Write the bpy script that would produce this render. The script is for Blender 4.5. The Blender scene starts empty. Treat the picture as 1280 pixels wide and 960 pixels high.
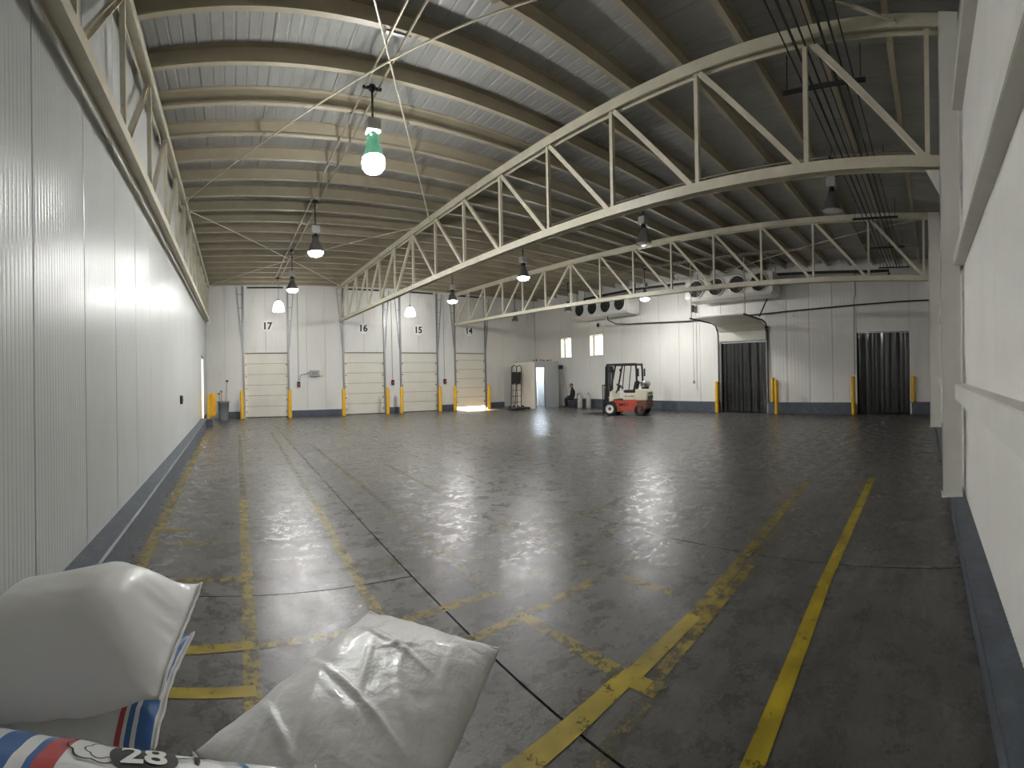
import bpy, bmesh, math, random
from mathutils import Matrix, Vector, noise
from mathutils.bvhtree import BVHTree
random.seed(7)
sc = bpy.context.scene
COL = sc.collection

# ---------------------------------------------------------------- camera (cylindrical panorama)
K, X0, HOR, ROLL, EYE = 558.0, 290.5, 472.7, -0.02, 1.65
_t = (640 - X0) / K
_f = Vector((math.sin(_t), math.cos(_t), 0)); _r = Vector((math.cos(_t), -math.sin(_t), 0)); _u = Vector((0, 0, 1))
_R = _r * math.cos(ROLL) + _u * math.sin(ROLL); _U = -_r * math.sin(ROLL) + _u * math.cos(ROLL)
cam_data = bpy.data.cameras.new('camera'); cam = bpy.data.objects.new('camera', cam_data); COL.objects.link(cam)
cam_data.type = 'PANO'; cam_data.panorama_type = 'CENTRAL_CYLINDRICAL'
cam_data.central_cylindrical_range_u_min = -640 / K; cam_data.central_cylindrical_range_u_max = 640 / K
cam_data.central_cylindrical_range_v_min = -(960 - HOR) / K; cam_data.central_cylindrical_range_v_max = HOR / K
cam_data.central_cylindrical_radius = 1.0
cam.matrix_world = Matrix(((_R[0], _U[0], -_f[0], 0), (_R[1], _U[1], -_f[1], 0), (_R[2], _U[2], -_f[2], EYE), (0, 0, 0, 1)))
cam_data.clip_start = 0.02
sc.camera = cam

# ---------------------------------------------------------------- sky, sun, exposure
world = bpy.data.worlds.new('world'); sc.world = world; world.use_nodes = True
bg = world.node_tree.nodes['Background']
bg.inputs[0].default_value = (0.93, 0.96, 1.0, 1); bg.inputs[1].default_value = 1.6
sun_data = bpy.data.lights.new('sun', 'SUN'); sun_data.energy = 110; sun_data.color = (1.0, 0.78, 0.5); sun_data.angle = 0.01
sun = bpy.data.objects.new('sun', sun_data); COL.objects.link(sun)
sun.rotation_euler = Vector((-0.2, -0.97, -0.065)).to_track_quat('-Z', 'Y').to_euler()
sun.location = (4, 40, 12)
sc.view_settings.view_transform = 'Standard'; sc.view_settings.look = 'None'
sc.view_settings.gamma = 1.0; sc.view_settings.use_curve_mapping = False
sc.view_settings.exposure = 1.36
LAMP = 210.0            # radiance of a burning metal halide lamp

# ---------------------------------------------------------------- dimensions
LX, DY, RX = -1.24, 21.3, 17.2          # left wall face, dock wall face, rear wall face
SL = 0.026
def zp(y): return 5.72 + SL * y         # underside of the purlins / top of the trusses
TOP = 6.6
AL = 0.02                               # the right wall runs slightly askew
def RW(s, n, z): return Vector((s * math.cos(AL) + n * math.sin(AL), s * math.sin(AL) - n * math.cos(AL), z))

# ---------------------------------------------------------------- materials
def mat(name, col, rough=0.5, metal=0.0, var=0.0, scale=3.0, bump=0.0, bscale=40.0, stretch=(1, 1, 1), coat=0.0, emit=None, alpha=1.0, trans=0.0, spec=0.5, dirt=None):
    m = bpy.data.materials.new(name); m.use_nodes = True
    nt = m.node_tree; N = nt.nodes; L = nt.links; b = N['Principled BSDF']
    b.inputs['Roughness'].default_value = rough; b.inputs['Metallic'].default_value = metal
    b.inputs['Base Color'].default_value = (*col, 1); b.inputs['Coat Weight'].default_value = coat
    b.inputs['Alpha'].default_value = alpha; b.inputs['Transmission Weight'].default_value = trans
    b.inputs['Specular IOR Level'].default_value = spec
    if emit:
        b.inputs['Emission Color'].default_value = (*emit[0], 1); b.inputs['Emission Strength'].default_value = emit[1]
    if var or bump or dirt:
        g = N.new('ShaderNodeNewGeometry'); mp = N.new('ShaderNodeMapping'); mp.inputs['Scale'].default_value = stretch
        L.new(g.outputs['Position'], mp.inputs[0])
    if var:
        n = N.new('ShaderNodeTexNoise'); n.inputs['Scale'].default_value = scale; n.inputs['Detail'].default_value = 6; n.inputs['Roughness'].default_value = 0.65
        L.new(mp.outputs[0], n.inputs['Vector'])
        r = N.new('ShaderNodeMapRange'); r.inputs[1].default_value = 0.3; r.inputs[2].default_value = 0.7
        r.inputs[3].default_value = 1 - var; r.inputs[4].default_value = 1 + var
        L.new(n.outputs['Fac'], r.inputs[0])
        h = N.new('ShaderNodeHueSaturation'); h.inputs['Color'].default_value = (*col, 1); L.new(r.outputs[0], h.inputs['Value'])
        out = h.outputs[0]
        if dirt:
            n2 = N.new('ShaderNodeTexNoise'); n2.inputs['Scale'].default_value = dirt[1]; n2.inputs['Detail'].default_value = 8; L.new(mp.outputs[0], n2.inputs['Vector'])
            r2 = N.new('ShaderNodeMapRange'); r2.inputs[1].default_value = dirt[2]; r2.inputs[2].default_value = dirt[2] + 0.12; r2.inputs[4].default_value = dirt[3]
            L.new(n2.outputs['Fac'], r2.inputs[0])
            mx = N.new('ShaderNodeMixRGB'); L.new(r2.outputs[0], mx.inputs[0]); L.new(out, mx.inputs[1]); mx.inputs[2].default_value = (*dirt[0], 1)
            out = mx.outputs[0]
        L.new(out, b.inputs['Base Color'])
    if bump:
        n = N.new('ShaderNodeTexNoise'); n.inputs['Scale'].default_value = bscale; n.inputs['Detail'].default_value = 4
        L.new(mp.outputs[0], n.inputs['Vector'])
        bp = N.new('ShaderNodeBump'); bp.inputs['Strength'].default_value = bump; bp.inputs['Distance'].default_value = 0.02
        L.new(n.outputs['Fac'], bp.inputs['Height']); L.new(bp.outputs[0], b.inputs['Normal'])
    return m

M = {}
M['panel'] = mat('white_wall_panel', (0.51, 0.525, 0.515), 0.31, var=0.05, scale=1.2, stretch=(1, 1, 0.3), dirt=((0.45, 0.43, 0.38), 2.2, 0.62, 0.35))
M['panel_d'] = mat('white_dock_wall_panel', (0.70, 0.695, 0.67), 0.42, var=0.04, scale=1.2, stretch=(1, 1, 0.3), dirt=((0.5, 0.46, 0.4), 2.0, 0.60, 0.35))
M['panel_w'] = mat('lit_off_white_panel', (0.83, 0.815, 0.785), 0.4, var=0.04, scale=1.5, stretch=(1, 1, 0.4))  # off-white panel copy with the right wall's extra light put into its colour
M['panel_r'] = mat('off_white_wall_panel', (0.74, 0.725, 0.69), 0.4, var=0.04, scale=1.5, stretch=(1, 1, 0.4))
M['backing'] = mat('panel_joint_grey', (0.10, 0.10, 0.10), 0.7)
M['backing_l'] = mat('pale_panel_joint', (0.33, 0.33, 0.32), 0.7)
M['kerb'] = mat('slate_blue_kerb_paint', (0.075, 0.088, 0.11), 0.5, var=0.25, scale=6, bump=0.15, bscale=25, dirt=((0.16, 0.16, 0.16), 5, 0.6, 0.5))
M['roof'] = mat('grey_roof_sheet', (0.33, 0.33, 0.315), 0.45, var=0.12, scale=2.0, stretch=(1, 0.4, 1))
M['purlin'] = mat('beige_purlin_paint', (0.38, 0.335, 0.245), 0.5, var=0.08, scale=3)
M['truss'] = mat('cream_steel_paint', (0.56, 0.52, 0.41), 0.4, var=0.10, scale=4, dirt=((0.25, 0.17, 0.1), 9, 0.66, 0.6))
M['col'] = mat('off_white_steel_paint', (0.77, 0.755, 0.71), 0.4, var=0.05, scale=3)
M['galv'] = mat('galvanised_steel', (0.30, 0.31, 0.32), 0.4, 0.7, var=0.15, scale=12)
M['dark'] = mat('dark_steel', (0.03, 0.03, 0.032), 0.45, 0.3)
M['black'] = mat('black_rubber', (0.012, 0.012, 0.013), 0.6)
M['door'] = mat('ivory_door_section', (0.68, 0.66, 0.585), 0.42, var=0.04, scale=2)
M['seal'] = mat('black_door_seal', (0.02, 0.02, 0.02), 0.8)
M['yellow'] = mat('yellow_safety_paint', (0.75, 0.42, 0.015), 0.42, var=0.12, scale=7, dirt=((0.2, 0.12, 0.03), 8, 0.64, 0.7))
M['sign'] = mat('white_sign_disc', (0.8, 0.8, 0.78), 0.5)
M['ink'] = mat('black_print', (0.012, 0.012, 0.012), 0.6)
M['alu'] = mat('spun_aluminium', (0.34, 0.34, 0.35), 0.32, 0.85)
M['refl'] = mat('bright_reflector', (0.72, 0.72, 0.72), 0.2, 0.9)
M['ballast'] = mat('grey_ballast_box', (0.42, 0.43, 0.43), 0.45, 0.3)
M['lit'] = mat('burning_lamp_lens', (0.9, 0.9, 0.9), 0.4, emit=((1.0, 1.0, 0.975), LAMP))
M['lit_near'] = mat('burning_near_lamp_lens', (0.9, 0.9, 0.9), 0.4, emit=((1.0, 1.0, 0.98), LAMP * 0.62))
M['acryl'] = mat('glowing_acrylic_shade', (0.9, 0.9, 0.88), 0.3, emit=((1.0, 0.99, 0.95), LAMP * 0.05))
M['green'] = mat('glowing_green_glass', (0.35, 0.8, 0.6), 0.1, emit=((0.10, 0.5, 0.30), 0.12))
M['lens'] = mat('unlit_lamp_lens', (0.55, 0.55, 0.53), 0.15)
M['conduit'] = mat('conduit_pipe', (0.32, 0.28, 0.22), 0.4, 0.4)
M['blackpipe'] = mat('black_insulated_pipe', (0.02, 0.018, 0.018), 0.6)
M['evap'] = mat('white_evaporator_casing', (0.68, 0.67, 0.63), 0.35, var=0.04)
M['pvc'] = mat('smoky_pvc_strip', (0.018, 0.018, 0.019), 0.14, spec=0.8, alpha=0.85)
M['cold'] = mat('dark_cold_room', (0.02, 0.02, 0.02), 0.8)
M['red'] = mat('worn_red_paint', (0.50, 0.075, 0.04), 0.4, var=0.2, scale=6, dirt=((0.08, 0.03, 0.02), 7, 0.62, 0.8))
M['rust'] = mat('rusty_brown_paint', (0.16, 0.06, 0.035), 0.55, var=0.3, scale=8)
M['cream'] = mat('cream_forklift_paint', (0.72, 0.68, 0.55), 0.4, var=0.06, scale=5, dirt=((0.3, 0.2, 0.1), 9, 0.63, 0.6))
M['white'] = mat('white_paint', (0.78, 0.78, 0.75), 0.4)
M['booth'] = mat('grey_booth_panel', (0.36, 0.37, 0.37), 0.5, var=0.04)
M['glass'] = mat('window_glass', (0.9, 0.95, 0.95), 0.03, trans=1.0)
M['grey'] = mat('grey_plastic', (0.20, 0.21, 0.22), 0.5)
M['wood'] = mat('brown_wood', (0.28, 0.15, 0.07), 0.6, var=0.2, scale=20)
M['pallet'] = mat('pallet_wood', (0.34, 0.24, 0.14), 0.7, var=0.25, scale=14, stretch=(1, 6, 6))
M['skin'] = mat('skin', (0.30, 0.17, 0.11), 0.5)
M['cloth'] = mat('black_clothing', (0.015, 0.015, 0.018), 0.8)
M['trouser'] = mat('dark_trousers', (0.03, 0.03, 0.035), 0.8)
M['chair'] = mat('dark_red_plastic', (0.14, 0.02, 0.02), 0.5)
M['gas'] = mat('grey_gas_cylinder', (0.42, 0.41, 0.36), 0.45, 0.2, var=0.1)
M['board'] = mat('panel_board_tan', (0.72, 0.68, 0.60), 0.5, var=0.04)
M['ground'] = mat('outdoor_concrete', (0.42, 0.40, 0.37), 0.8, var=0.1)
M['tube'] = mat('booth_daylight_stand_in', (0.9, 0.9, 0.9), 0.4, emit=((0.72, 0.85, 1.0), 150.0))  # cool glow of the added tube that replaces daylight in the booth

# concrete floor: mottled, power-floated, partly glossy
def concrete():
    m = bpy.data.materials.new('polished_concrete'); m.use_nodes = True; nt = m.node_tree; N = nt.nodes; L = nt.links; b = N['Principled BSDF']
    g = N.new('ShaderNodeNewGeometry')
    def nz(scale, detail, rough, st=(1, 1, 1)):
        mp = N.new('ShaderNodeMapping'); mp.inputs['Scale'].default_value = st; L.new(g.outputs['Position'], mp.inputs[0])
        n = N.new('ShaderNodeTexNoise'); n.inputs['Scale'].default_value = scale; n.inputs['Detail'].default_value = detail; n.inputs['Roughness'].default_value = rough
        L.new(mp.outputs[0], n.inputs['Vector']); return n.outputs['Fac']
    def rng(src, a, b_, c, d):
        r = N.new('ShaderNodeMapRange'); r.inputs[1].default_value = a; r.inputs[2].default_value = b_; r.inputs[3].default_value = c; r.inputs[4].default_value = d
        L.new(src, r.inputs[0]); return r.outputs[0]
    def mul(a, c):
        x = N.new('ShaderNodeMath'); x.operation = 'MULTIPLY'; L.new(a, x.inputs[0]); L.new(c, x.inputs[1]); return x.outputs[0]
    big = rng(nz(0.45, 5, 0.6), 0.3, 0.7, 0.78, 1.22)
    mid = rng(nz(2.6, 10, 0.78), 0.3, 0.7, 0.60, 1.35)
    fine = rng(nz(45, 6, 0.75), 0.3, 0.7, 0.75, 1.25)
    streak = rng(nz(2.0, 9, 0.75, (0.7, 4.0, 1)), 0.3, 0.7, 0.70, 1.25)
    blot = rng(nz(5.0, 12, 0.8), 0.54, 0.72, 1.0, 0.55)
    v = mul(mul(mul(mul(big, mid), fine), blot), streak)
    h = N.new('ShaderNodeHueSaturation'); h.inputs['Color'].default_value = (0.092, 0.087, 0.080, 1); L.new(v, h.inputs['Value'])
    L.new(h.outputs[0], b.inputs['Base Color'])
    r1 = rng(nz(4.5, 12, 0.8), 0.34, 0.66, 0.14, 0.46)
    L.new(r1, b.inputs['Roughness']); b.inputs['Specular IOR Level'].default_value = 0.5
    bp = N.new('ShaderNodeBump'); bp.inputs['Strength'].default_value = 0.42; bp.inputs['Distance'].default_value = 0.01
    L.new(nz(11, 9, 0.68), bp.inputs['Height']); L.new(bp.outputs[0], b.inputs['Normal'])
    return m
M['concrete'] = concrete()
M['joint'] = mat('dark_joint', (0.012, 0.012, 0.012), 0.8)

def paint(name, thr, col):
    m = bpy.data.materials.new(name); m.use_nodes = True; nt = m.node_tree; N = nt.nodes; L = nt.links; b = N['Principled BSDF']
    g = N.new('ShaderNodeNewGeometry')
    n = N.new('ShaderNodeTexNoise'); n.inputs['Scale'].default_value = 9; n.inputs['Detail'].default_value = 9; n.inputs['Roughness'].default_value = 0.75
    L.new(g.outputs['Position'], n.inputs['Vector'])
    r = N.new('ShaderNodeMapRange'); r.inputs[1].default_value = thr - 0.06; r.inputs[2].default_value = thr + 0.06; L.new(n.outputs['Fac'], r.inputs[0])
    n2 = N.new('ShaderNodeTexNoise'); n2.inputs['Scale'].default_value = 4; n2.inputs['Detail'].default_value = 6; L.new(g.outputs['Position'], n2.inputs['Vector'])
    r2 = N.new('ShaderNodeMapRange'); r2.inputs[1].default_value = 0.3; r2.inputs[2].default_value = 0.7; r2.inputs[3].default_value = 0.55; r2.inputs[4].default_value = 1.2; L.new(n2.outputs['Fac'], r2.inputs[0])
    h = N.new('ShaderNodeHueSaturation'); h.inputs['Color'].default_value = (*col, 1); L.new(r2.outputs[0], h.inputs['Value']); L.new(h.outputs[0], b.inputs['Base Color'])
    b.inputs['Roughness'].default_value = 0.36
    L.new(r.outputs[0], b.inputs['Alpha'])
    return m
M['paint1'] = paint('yellow_floor_paint', 0.38, (0.36, 0.27, 0.015))
M['paint2'] = paint('worn_yellow_floor_paint', 0.47, (0.27, 0.205, 0.03))
M['paint3'] = paint('faded_yellow_floor_paint', 0.52, (0.16, 0.135, 0.06))

# woven sack plastic, with optional printed bands along the sack's length (u of its UV map)
def sackmat(name, bands=(), rough=0.38, wr=0.25):
    m = mat(name, (0.84, 0.84, 0.83), rough, coat=0.15)
    nt = m.node_tree; N = nt.nodes; L = nt.links; b = N['Principled BSDF']
    uv = N.new('ShaderNodeUVMap'); sp = N.new('ShaderNodeSeparateXYZ'); L.new(uv.outputs[0], sp.inputs[0])
    cr = N.new('ShaderNodeValToRGB'); cr.color_ramp.interpolation = 'CONSTANT'
    base = (0.84, 0.84, 0.83, 1)
    cr.color_ramp.elements[0].color = base; cr.color_ramp.elements[1].position = 1.0; cr.color_ramp.elements[1].color = base
    pal = {'b': (0.035, 0.13, 0.36, 1), 'r': (0.50, 0.06, 0.06, 1)}
    for a, c, k in bands:
        e = cr.color_ramp.elements.new(a); e.color = pal[k]
        e = cr.color_ramp.elements.new(c); e.color = base
    L.new(sp.outputs[0], cr.inputs[0]); L.new(cr.outputs[0], b.inputs['Base Color'])
    g = N.new('ShaderNodeNewGeometry')
    w1 = N.new('ShaderNodeTexNoise'); w1.inputs['Scale'].default_value = 14; w1.inputs['Detail'].default_value = 7; w1.inputs['Distortion'].default_value = 0.3
    L.new(g.outputs['Position'], w1.inputs['Vector'])
    bp = N.new('ShaderNodeBump'); bp.inputs['Strength'].default_value = wr; bp.inputs['Distance'].default_value = 0.02
    L.new(w1.outputs['Fac'], bp.inputs['Height']); L.new(bp.outputs[0], b.inputs['Normal'])
    return m
M['sack'] = sackmat('white_woven_sack', wr=0.06)
M['sack_crinkle'] = sackmat('crinkled_white_woven_sack', rough=0.33, wr=0.38)
M['sack_end'] = sackmat('striped_end_sack', ((0.84, 0.865, 'r'), (0.88, 0.905, 'b'), (0.925, 0.985, 'b')), wr=0.08)
M['sack_band'] = sackmat('banded_sack', ((0.27, 0.35, 'b'), (0.39, 0.445, 'b'), (0.475, 0.49, 'b'), (0.49, 0.535, 'r')), wr=0.08)

# ---------------------------------------------------------------- mesh helpers
class MB:
    def __init__(s, xf=None): s.v = []; s.f = []; s.xf = xf
    def add(s, vs, fs):
        o = len(s.v)
        s.v += [tuple(s.xf(*p)) if s.xf else tuple(p) for p in vs]
        s.f += [tuple(o + i for i in f) for f in fs]; return s
    def box(s, x0, x1, y0, y1, z0, z1):
        return s.add([(x, y, z) for z in (z0, z1) for y in (y0, y1) for x in (x0, x1)],
                     [(0, 2, 3, 1), (4, 5, 7, 6), (0, 1, 5, 4), (2, 6, 7, 3), (0, 4, 6, 2), (1, 3, 7, 5)])
    def bar(s, p, q, w, h, up=(0, 0, 1)):
        p = Vector(p); q = Vector(q); d = (q - p).normalized(); up = Vector(up)
        if abs(d.dot(up)) > 0.98: up = Vector((1, 0, 0))
        a = d.cross(up).normalized(); b = a.cross(d).normalized()
        c = [a * (i * w / 2) + b * (j * h / 2) for i, j in ((-1, -1), (1, -1), (1, 1), (-1, 1))]
        return s.add([p + k for k in c] + [q + k for k in c], [(3, 2, 1, 0), (4, 5, 6, 7), (0, 1, 5, 4), (1, 2, 6, 5), (2, 3, 7, 6), (3, 0, 4, 7)])
    def extr(s, prof, p, q, up=(0, 0, 1), close=True):
        """extrude profile (list of (a,b): sideways, up) from p to q"""
        p = Vector(p); q = Vector(q); d = (q - p).normalized(); up = Vector(up)
        a = d.cross(up).normalized(); b = a.cross(d).normalized(); n = len(prof)
        vs = [p + a * i + b * j for i, j in prof] + [q + a * i + b * j for i, j in prof]
        fs = [(i, (i + 1) % n, n + (i + 1) % n, n + i) for i in range(n if close else n - 1)]
        if close: fs += [tuple(range(n - 1, -1, -1)), tuple(range(n, 2 * n))]
        return s.add(vs, fs)
    def tube(s, pts, r, n=8):
        pts = [Vector(p) for p in pts]; vs = []; fs = []
        for i, p in enumerate(pts):
            d = (pts[min(i + 1, len(pts) - 1)] - pts[max(i - 1, 0)]).normalized()
            up = Vector((0, 0, 1)) if abs(d.z) < 0.95 else Vector((1, 0, 0))
            a = d.cross(up).normalized(); b = a.cross(d)
            rr = r[i] if isinstance(r, (list, tuple)) else r
            vs += [p + a * (rr * math.cos(6.28318 * k / n)) + b * (rr * math.sin(6.28318 * k / n)) for k in range(n)]
        for i in range(len(pts) - 1):
            fs += [(i * n + k, i * n + (k + 1) % n, (i + 1) * n + (k + 1) % n, (i + 1) * n + k) for k in range(n)]
        fs += [tuple(range(n - 1, -1, -1)), tuple(range((len(pts) - 1) * n, len(pts) * n))]
        return s.add(vs, fs)
    def lathe(s, prof, c, n=20, ax='z'):
        c = Vector(c); vs = []; fs = []
        for r, h in prof:
            for k in range(n):
                ca, sa = r * math.cos(6.28318 * k / n), r * math.sin(6.28318 * k / n)
                vs.append(c + (Vector((ca, sa, h)) if ax == 'z' else Vector((h, ca, sa)) if ax == 'x' else Vector((sa, h, ca))))
        for i in range(len(prof) - 1):
            fs += [(i * n + k, i * n + (k + 1) % n, (i + 1) * n + (k + 1) % n, (i + 1) * n + k) for k in range(n)]
        if prof[0][0] > 1e-6 and False: pass
        return s.add(vs, fs)
    def prism(s, poly, y0, y1):
        """poly in (x,z), extruded along y"""
        n = len(poly)
        vs = [(x, y0, z) for x, z in poly] + [(x, y1, z) for x, z in poly]
        return s.add(vs, [tuple(range(n)), tuple(range(2 * n - 1, n - 1, -1))] + [(i, n + i, n + (i + 1) % n, (i + 1) % n) for i in range(n)])
    def mesh(s, name, m, smooth=False, bevel=0):
        me = bpy.data.meshes.new(name); me.from_pydata(s.v, [], s.f)
        bm = bmesh.new(); bm.from_mesh(me); bmesh.ops.recalc_face_normals(bm, faces=bm.faces)
        if bevel: bmesh.ops.bevel(bm, geom=bm.edges[:], offset=bevel, segments=2, affect='EDGES', clamp_overlap=True)
        bm.to_mesh(me); bm.free()
        me.materials.append(M[m] if isinstance(m, str) else m)
        if smooth:
            for p in me.polygons: p.use_smooth = True
        return me
    def build(s, name, m, parent=None, smooth=False, bevel=0):
        return link(name, s.mesh(name, m, smooth, bevel), parent)

def link(name, data, parent=None):
    o = bpy.data.objects.new(name, data); COL.objects.link(o)
    if parent: adopt(o, parent)
    return o
def adopt(o, parent):
    o.parent = parent; o.matrix_parent_inverse = Matrix.LocRotScale(parent.location, parent.rotation_euler, parent.scale).inverted() if parent.parent is None else parent.matrix_parent_inverse.inverted() @ Matrix.Identity(4)
    if parent.parent is not None:      # part of a part: world space geometry throughout
        o.matrix_parent_inverse = Matrix.Identity(4)
def local(o, parent):                  # a child built in its parent's own space
    o.parent = parent; return o
def thing(name, label, cat, loc=(0, 0, 0), rz=0.0, group=None):
    o = bpy.data.objects.new(name, None); COL.objects.link(o); o.location = loc; o.rotation_euler = (0, 0, rz); o.empty_display_size = 0.2
    return tag(o, label, cat, group)
def tag(o, label, cat, group=None):
    o['label'] = label; o['category'] = cat
    if group: o['group'] = group
    return o
def struct(o, label=None):
    o['kind'] = 'structure'
    if label: o['label'] = label
    return o
def dup(root, loc, label, rz=None):
    r = root.copy(); COL.objects.link(r); r.location = loc; r['label'] = label
    if rz is not None: r.rotation_euler = (0, 0, rz)
    for ch in root.children:
        c = ch.copy(); COL.objects.link(c); c.parent = r
        for g in ch.children:
            d = g.copy(); COL.objects.link(d); d.parent = c
    return r
def text_mesh(body, size, extrude=0.002, bold=0.0):
    cu = bpy.data.curves.new('t', 'FONT'); cu.body = body; cu.size = size; cu.extrude = extrude; cu.offset = bold
    cu.align_x = 'CENTER'; cu.align_y = 'CENTER'
    o = bpy.data.objects.new('t', cu); COL.objects.link(o); bpy.context.view_layer.update()
    me = bpy.data.meshes.new_from_object(o.evaluated_get(bpy.context.evaluated_depsgraph_get()))
    bpy.data.objects.remove(o); bpy.data.curves.remove(cu); return me

# ================================================================ FLOOR
fl = MB(); fl.box(-1.5, 17.6, -0.75, 21.6, -0.16, -0.035)
floor = struct(fl.build('floor', 'joint'), 'dark worn concrete floor of the loading hall')
def jx(x, y): return x + 0.012 * (y - 6)
XS = [-1.24, 1.475, 3.78, 5.68, 8.0, 10.3, 12.6, 14.9, 17.25]
for i in range(8):
    ys = [-0.7, 3.48, 12.0, 21.5] if i == 0 else [-0.7, 10.4, 21.5]
    for a, b in zip(ys, ys[1:]):
        g = 0.007; sl = MB()
        p = [(jx(XS[i], a) + g if i else -1.24, a + g), (jx(XS[i + 1], a) - g if i < 7 else 17.4, a + g), (jx(XS[i + 1], b) - g if i < 7 else 17.4, b - g), (jx(XS[i], b) + g if i else -1.24, b - g)]
        sl.add([(x, y, -0.06) for x, y in p] + [(x, y, 0) for x, y in p], [(3, 2, 1, 0), (4, 5, 6, 7), (0, 1, 5, 4), (1, 2, 6, 5), (2, 3, 7, 6), (3, 0, 4, 7)])
        sl.build('concrete_slab', 'concrete', floor)
# painted lines: (x0,y0,x1,y1,width,paint)
LINES = [(-0.86, 15.0, -0.86, 3.2, 0.11, 2), (0.20, 14.5, 0.125, 6.4, 0.10, 3), (0.125, 6.4, 0.08, 2.25, 0.10, 2),
 (1.27, 14.9, 1.08, 6.0, 0.09, 3), (1.08, 6.0, 0.985, 3.0, 0.10, 2), (2.06, 11.6, 1.96, 5.0, 0.09, 3), (1.96, 5.0, 1.86, 2.75, 0.09, 3),
 (1.86, 2.6, 1.87, 1.62, 0.10, 2), (1.86, 1.62, 1.87, 1.36, 0.11, 1), (2.95, 8.3, 2.83, 3.6, 0.085, 3), (2.83, 3.6, 2.80, 2.62, 0.085, 3), (2.78, 2.35, 2.80, 1.85, 0.085, 2),
 (-0.5, 2.375, 0.1, 2.41, 0.085, 1), (-0.5, 2.74, 0.1, 2.83, 0.09, 1), (0.1, 2.83, 1.9, 2.90, 0.09, 2),
 (-0.8, 3.70, 0.15, 3.80, 0.09, 2), (0.15, 3.80, 1.8, 3.83, 0.09, 3), (1.8, 3.84, 3.0, 4.10, 0.09, 3), (3.0, 3.62, 4.7, 3.92, 0.085, 3), (2.0, 3.55, 2.9, 3.62, 0.085, 3),
 (-0.8, 5.04, -0.48, 5.06, 0.09, 2), (-0.8, 4.60, -0.2, 4.62, 0.09, 2), (-0.2, 4.62, 1.0, 4.65, 0.07, 3), (-0.2, 5.07, 1.0, 5.2, 0.07, 3),
 (1.35, 2.45, 2.6, 2.51, 0.085, 2), (2.6, 2.51, 5.3, 2.88, 0.085, 3), (1.9, 2.88, 4.3, 3.25, 0.08, 3),
 (0.8, 1.50, 1.83, 1.57, 0.12, 1), (1.83, 1.55, 2.6, 1.58, 0.11, 1), (2.6, 1.58, 4.4, 1.745, 0.10, 2), (4.4, 1.745, 6.6, 1.93, 0.10, 2),
 (1.25, 1.31, 2.0, 1.40, 0.09, 3), (2.0, 1.44, 3.5, 1.55, 0.085, 2), (3.5, 1.55, 5.1, 1.64, 0.07, 3),
 (1.35, 0.735, 3.35, 0.865, 0.10, 1), (3.35, 0.865, 6.85, 0.97, 0.10, 1), (11.1, 3.25, 13.9, 3.1, 0.06, 3), (10.5, 2.2, 14.0, 2.2, 0.05, 3)]
for x0, y0, x1, y1, w, k in LINES:
    d = Vector((x1 - x0, y1 - y0, 0)).normalized(); n = Vector((-d.y, d.x, 0)) * w / 2
    a, b = Vector((x0, y0, 0)), Vector((x1, y1, 0))
    MB().add([Vector((p.x, p.y, 0.0008 + 0.00006 * len(floor.children))) for p in (a - n, b - n, b + n, a + n)], [(0, 1, 2, 3)]).build('painted_line', 'paint%d' % k, floor)
gr = MB().box(-40, 60, -30, 70, -0.5, -0.2); struct(gr.build('ground', 'ground'), 'pale concrete yard outside the hall')

# ================================================================ WALLS
def rects(a, b, z0, z1, openings):
    """cut the rectangle a..b x z0..z1 around openings (a,b,z0,z1)"""
    cuts = sorted({a, b} | {c for o in openings for c in o[:2] if a < c < b}); out = []
    for p, q in zip(cuts, cuts[1:]):
        zz = [(z0, z1)]
        for o in openings:
            if o[0] < (p + q) / 2 < o[1]:
                zz = [r for s0, s1 in zz for r in ((s0, min(s1, o[2])), (max(s0, o[3]), s1)) if r[1] - r[0] > 0.02]
        out += [(p, q, s0, s1) for s0, s1 in zz]
    return out
def rib_profile(w, n, depth=0.0016, gap=0.005):
    pts = [(gap, 0.03), (gap, 0.003), (gap + 0.01, 0)]
    step = (w - 0.06) / n
    for i in range(n):
        x = 0.03 + step * i
        pts += [(x, 0), (x + step * 0.18, depth), (x + step * 0.36, depth), (x + step * 0.54, 0)]
    return pts + [(w - gap - 0.01, 0), (w - gap, 0.003), (w - gap, 0.03)]
def panel_mesh(w, h, n, m):
    pr = rib_profile(w, n); k = len(pr)
    mb = MB(); mb.add([(x, y, 0) for x, y in pr] + [(x, y, h) for x, y in pr], [(i, i + 1, k + i + 1, k + i) for i in range(k - 1)])
    return mb.mesh('wall_panel', m)

# left wall (plane X = LX), door opening near the dock end
LO = [(17.7, 18.9, 0.0, 2.72)]
mb = MB()
for p, q, a, b in rects(-0.9, 21.7, -0.05, TOP, LO): mb.box(LX - 0.20, LX - 0.03, p, q, a, b)
wl = struct(mb.build('wall_left', 'backing'), 'white ribbed insulated panel wall along the sacks')
cache = {}
def put_panel(parent, w, h, n, m, mw):
    key = (round(w, 3), round(h, 3), n, m)
    if key not in cache: cache[key] = panel_mesh(w, h, n, m)
    o = bpy.data.objects.new('wall_panel', cache[key]); COL.objects.link(o); o.parent = parent; o.matrix_world = mw; return o
y = -0.48
while y < DY - 0.01:
    w = min(1.03, DY - y)
    for p, q, a, b in rects(y, y + w, 0.26, TOP - 0.1, LO):
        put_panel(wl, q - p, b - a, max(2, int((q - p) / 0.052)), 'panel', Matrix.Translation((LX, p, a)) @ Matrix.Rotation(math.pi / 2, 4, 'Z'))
    y += w
kb = MB(); kb.extr([(0, 0), (0.26, 0), (0.24, 0.27), (0.22, 0.285), (0, 0.285)], (LX - 0.02, -0.45, 0), (LX - 0.02, 17.55, 0))
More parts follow.
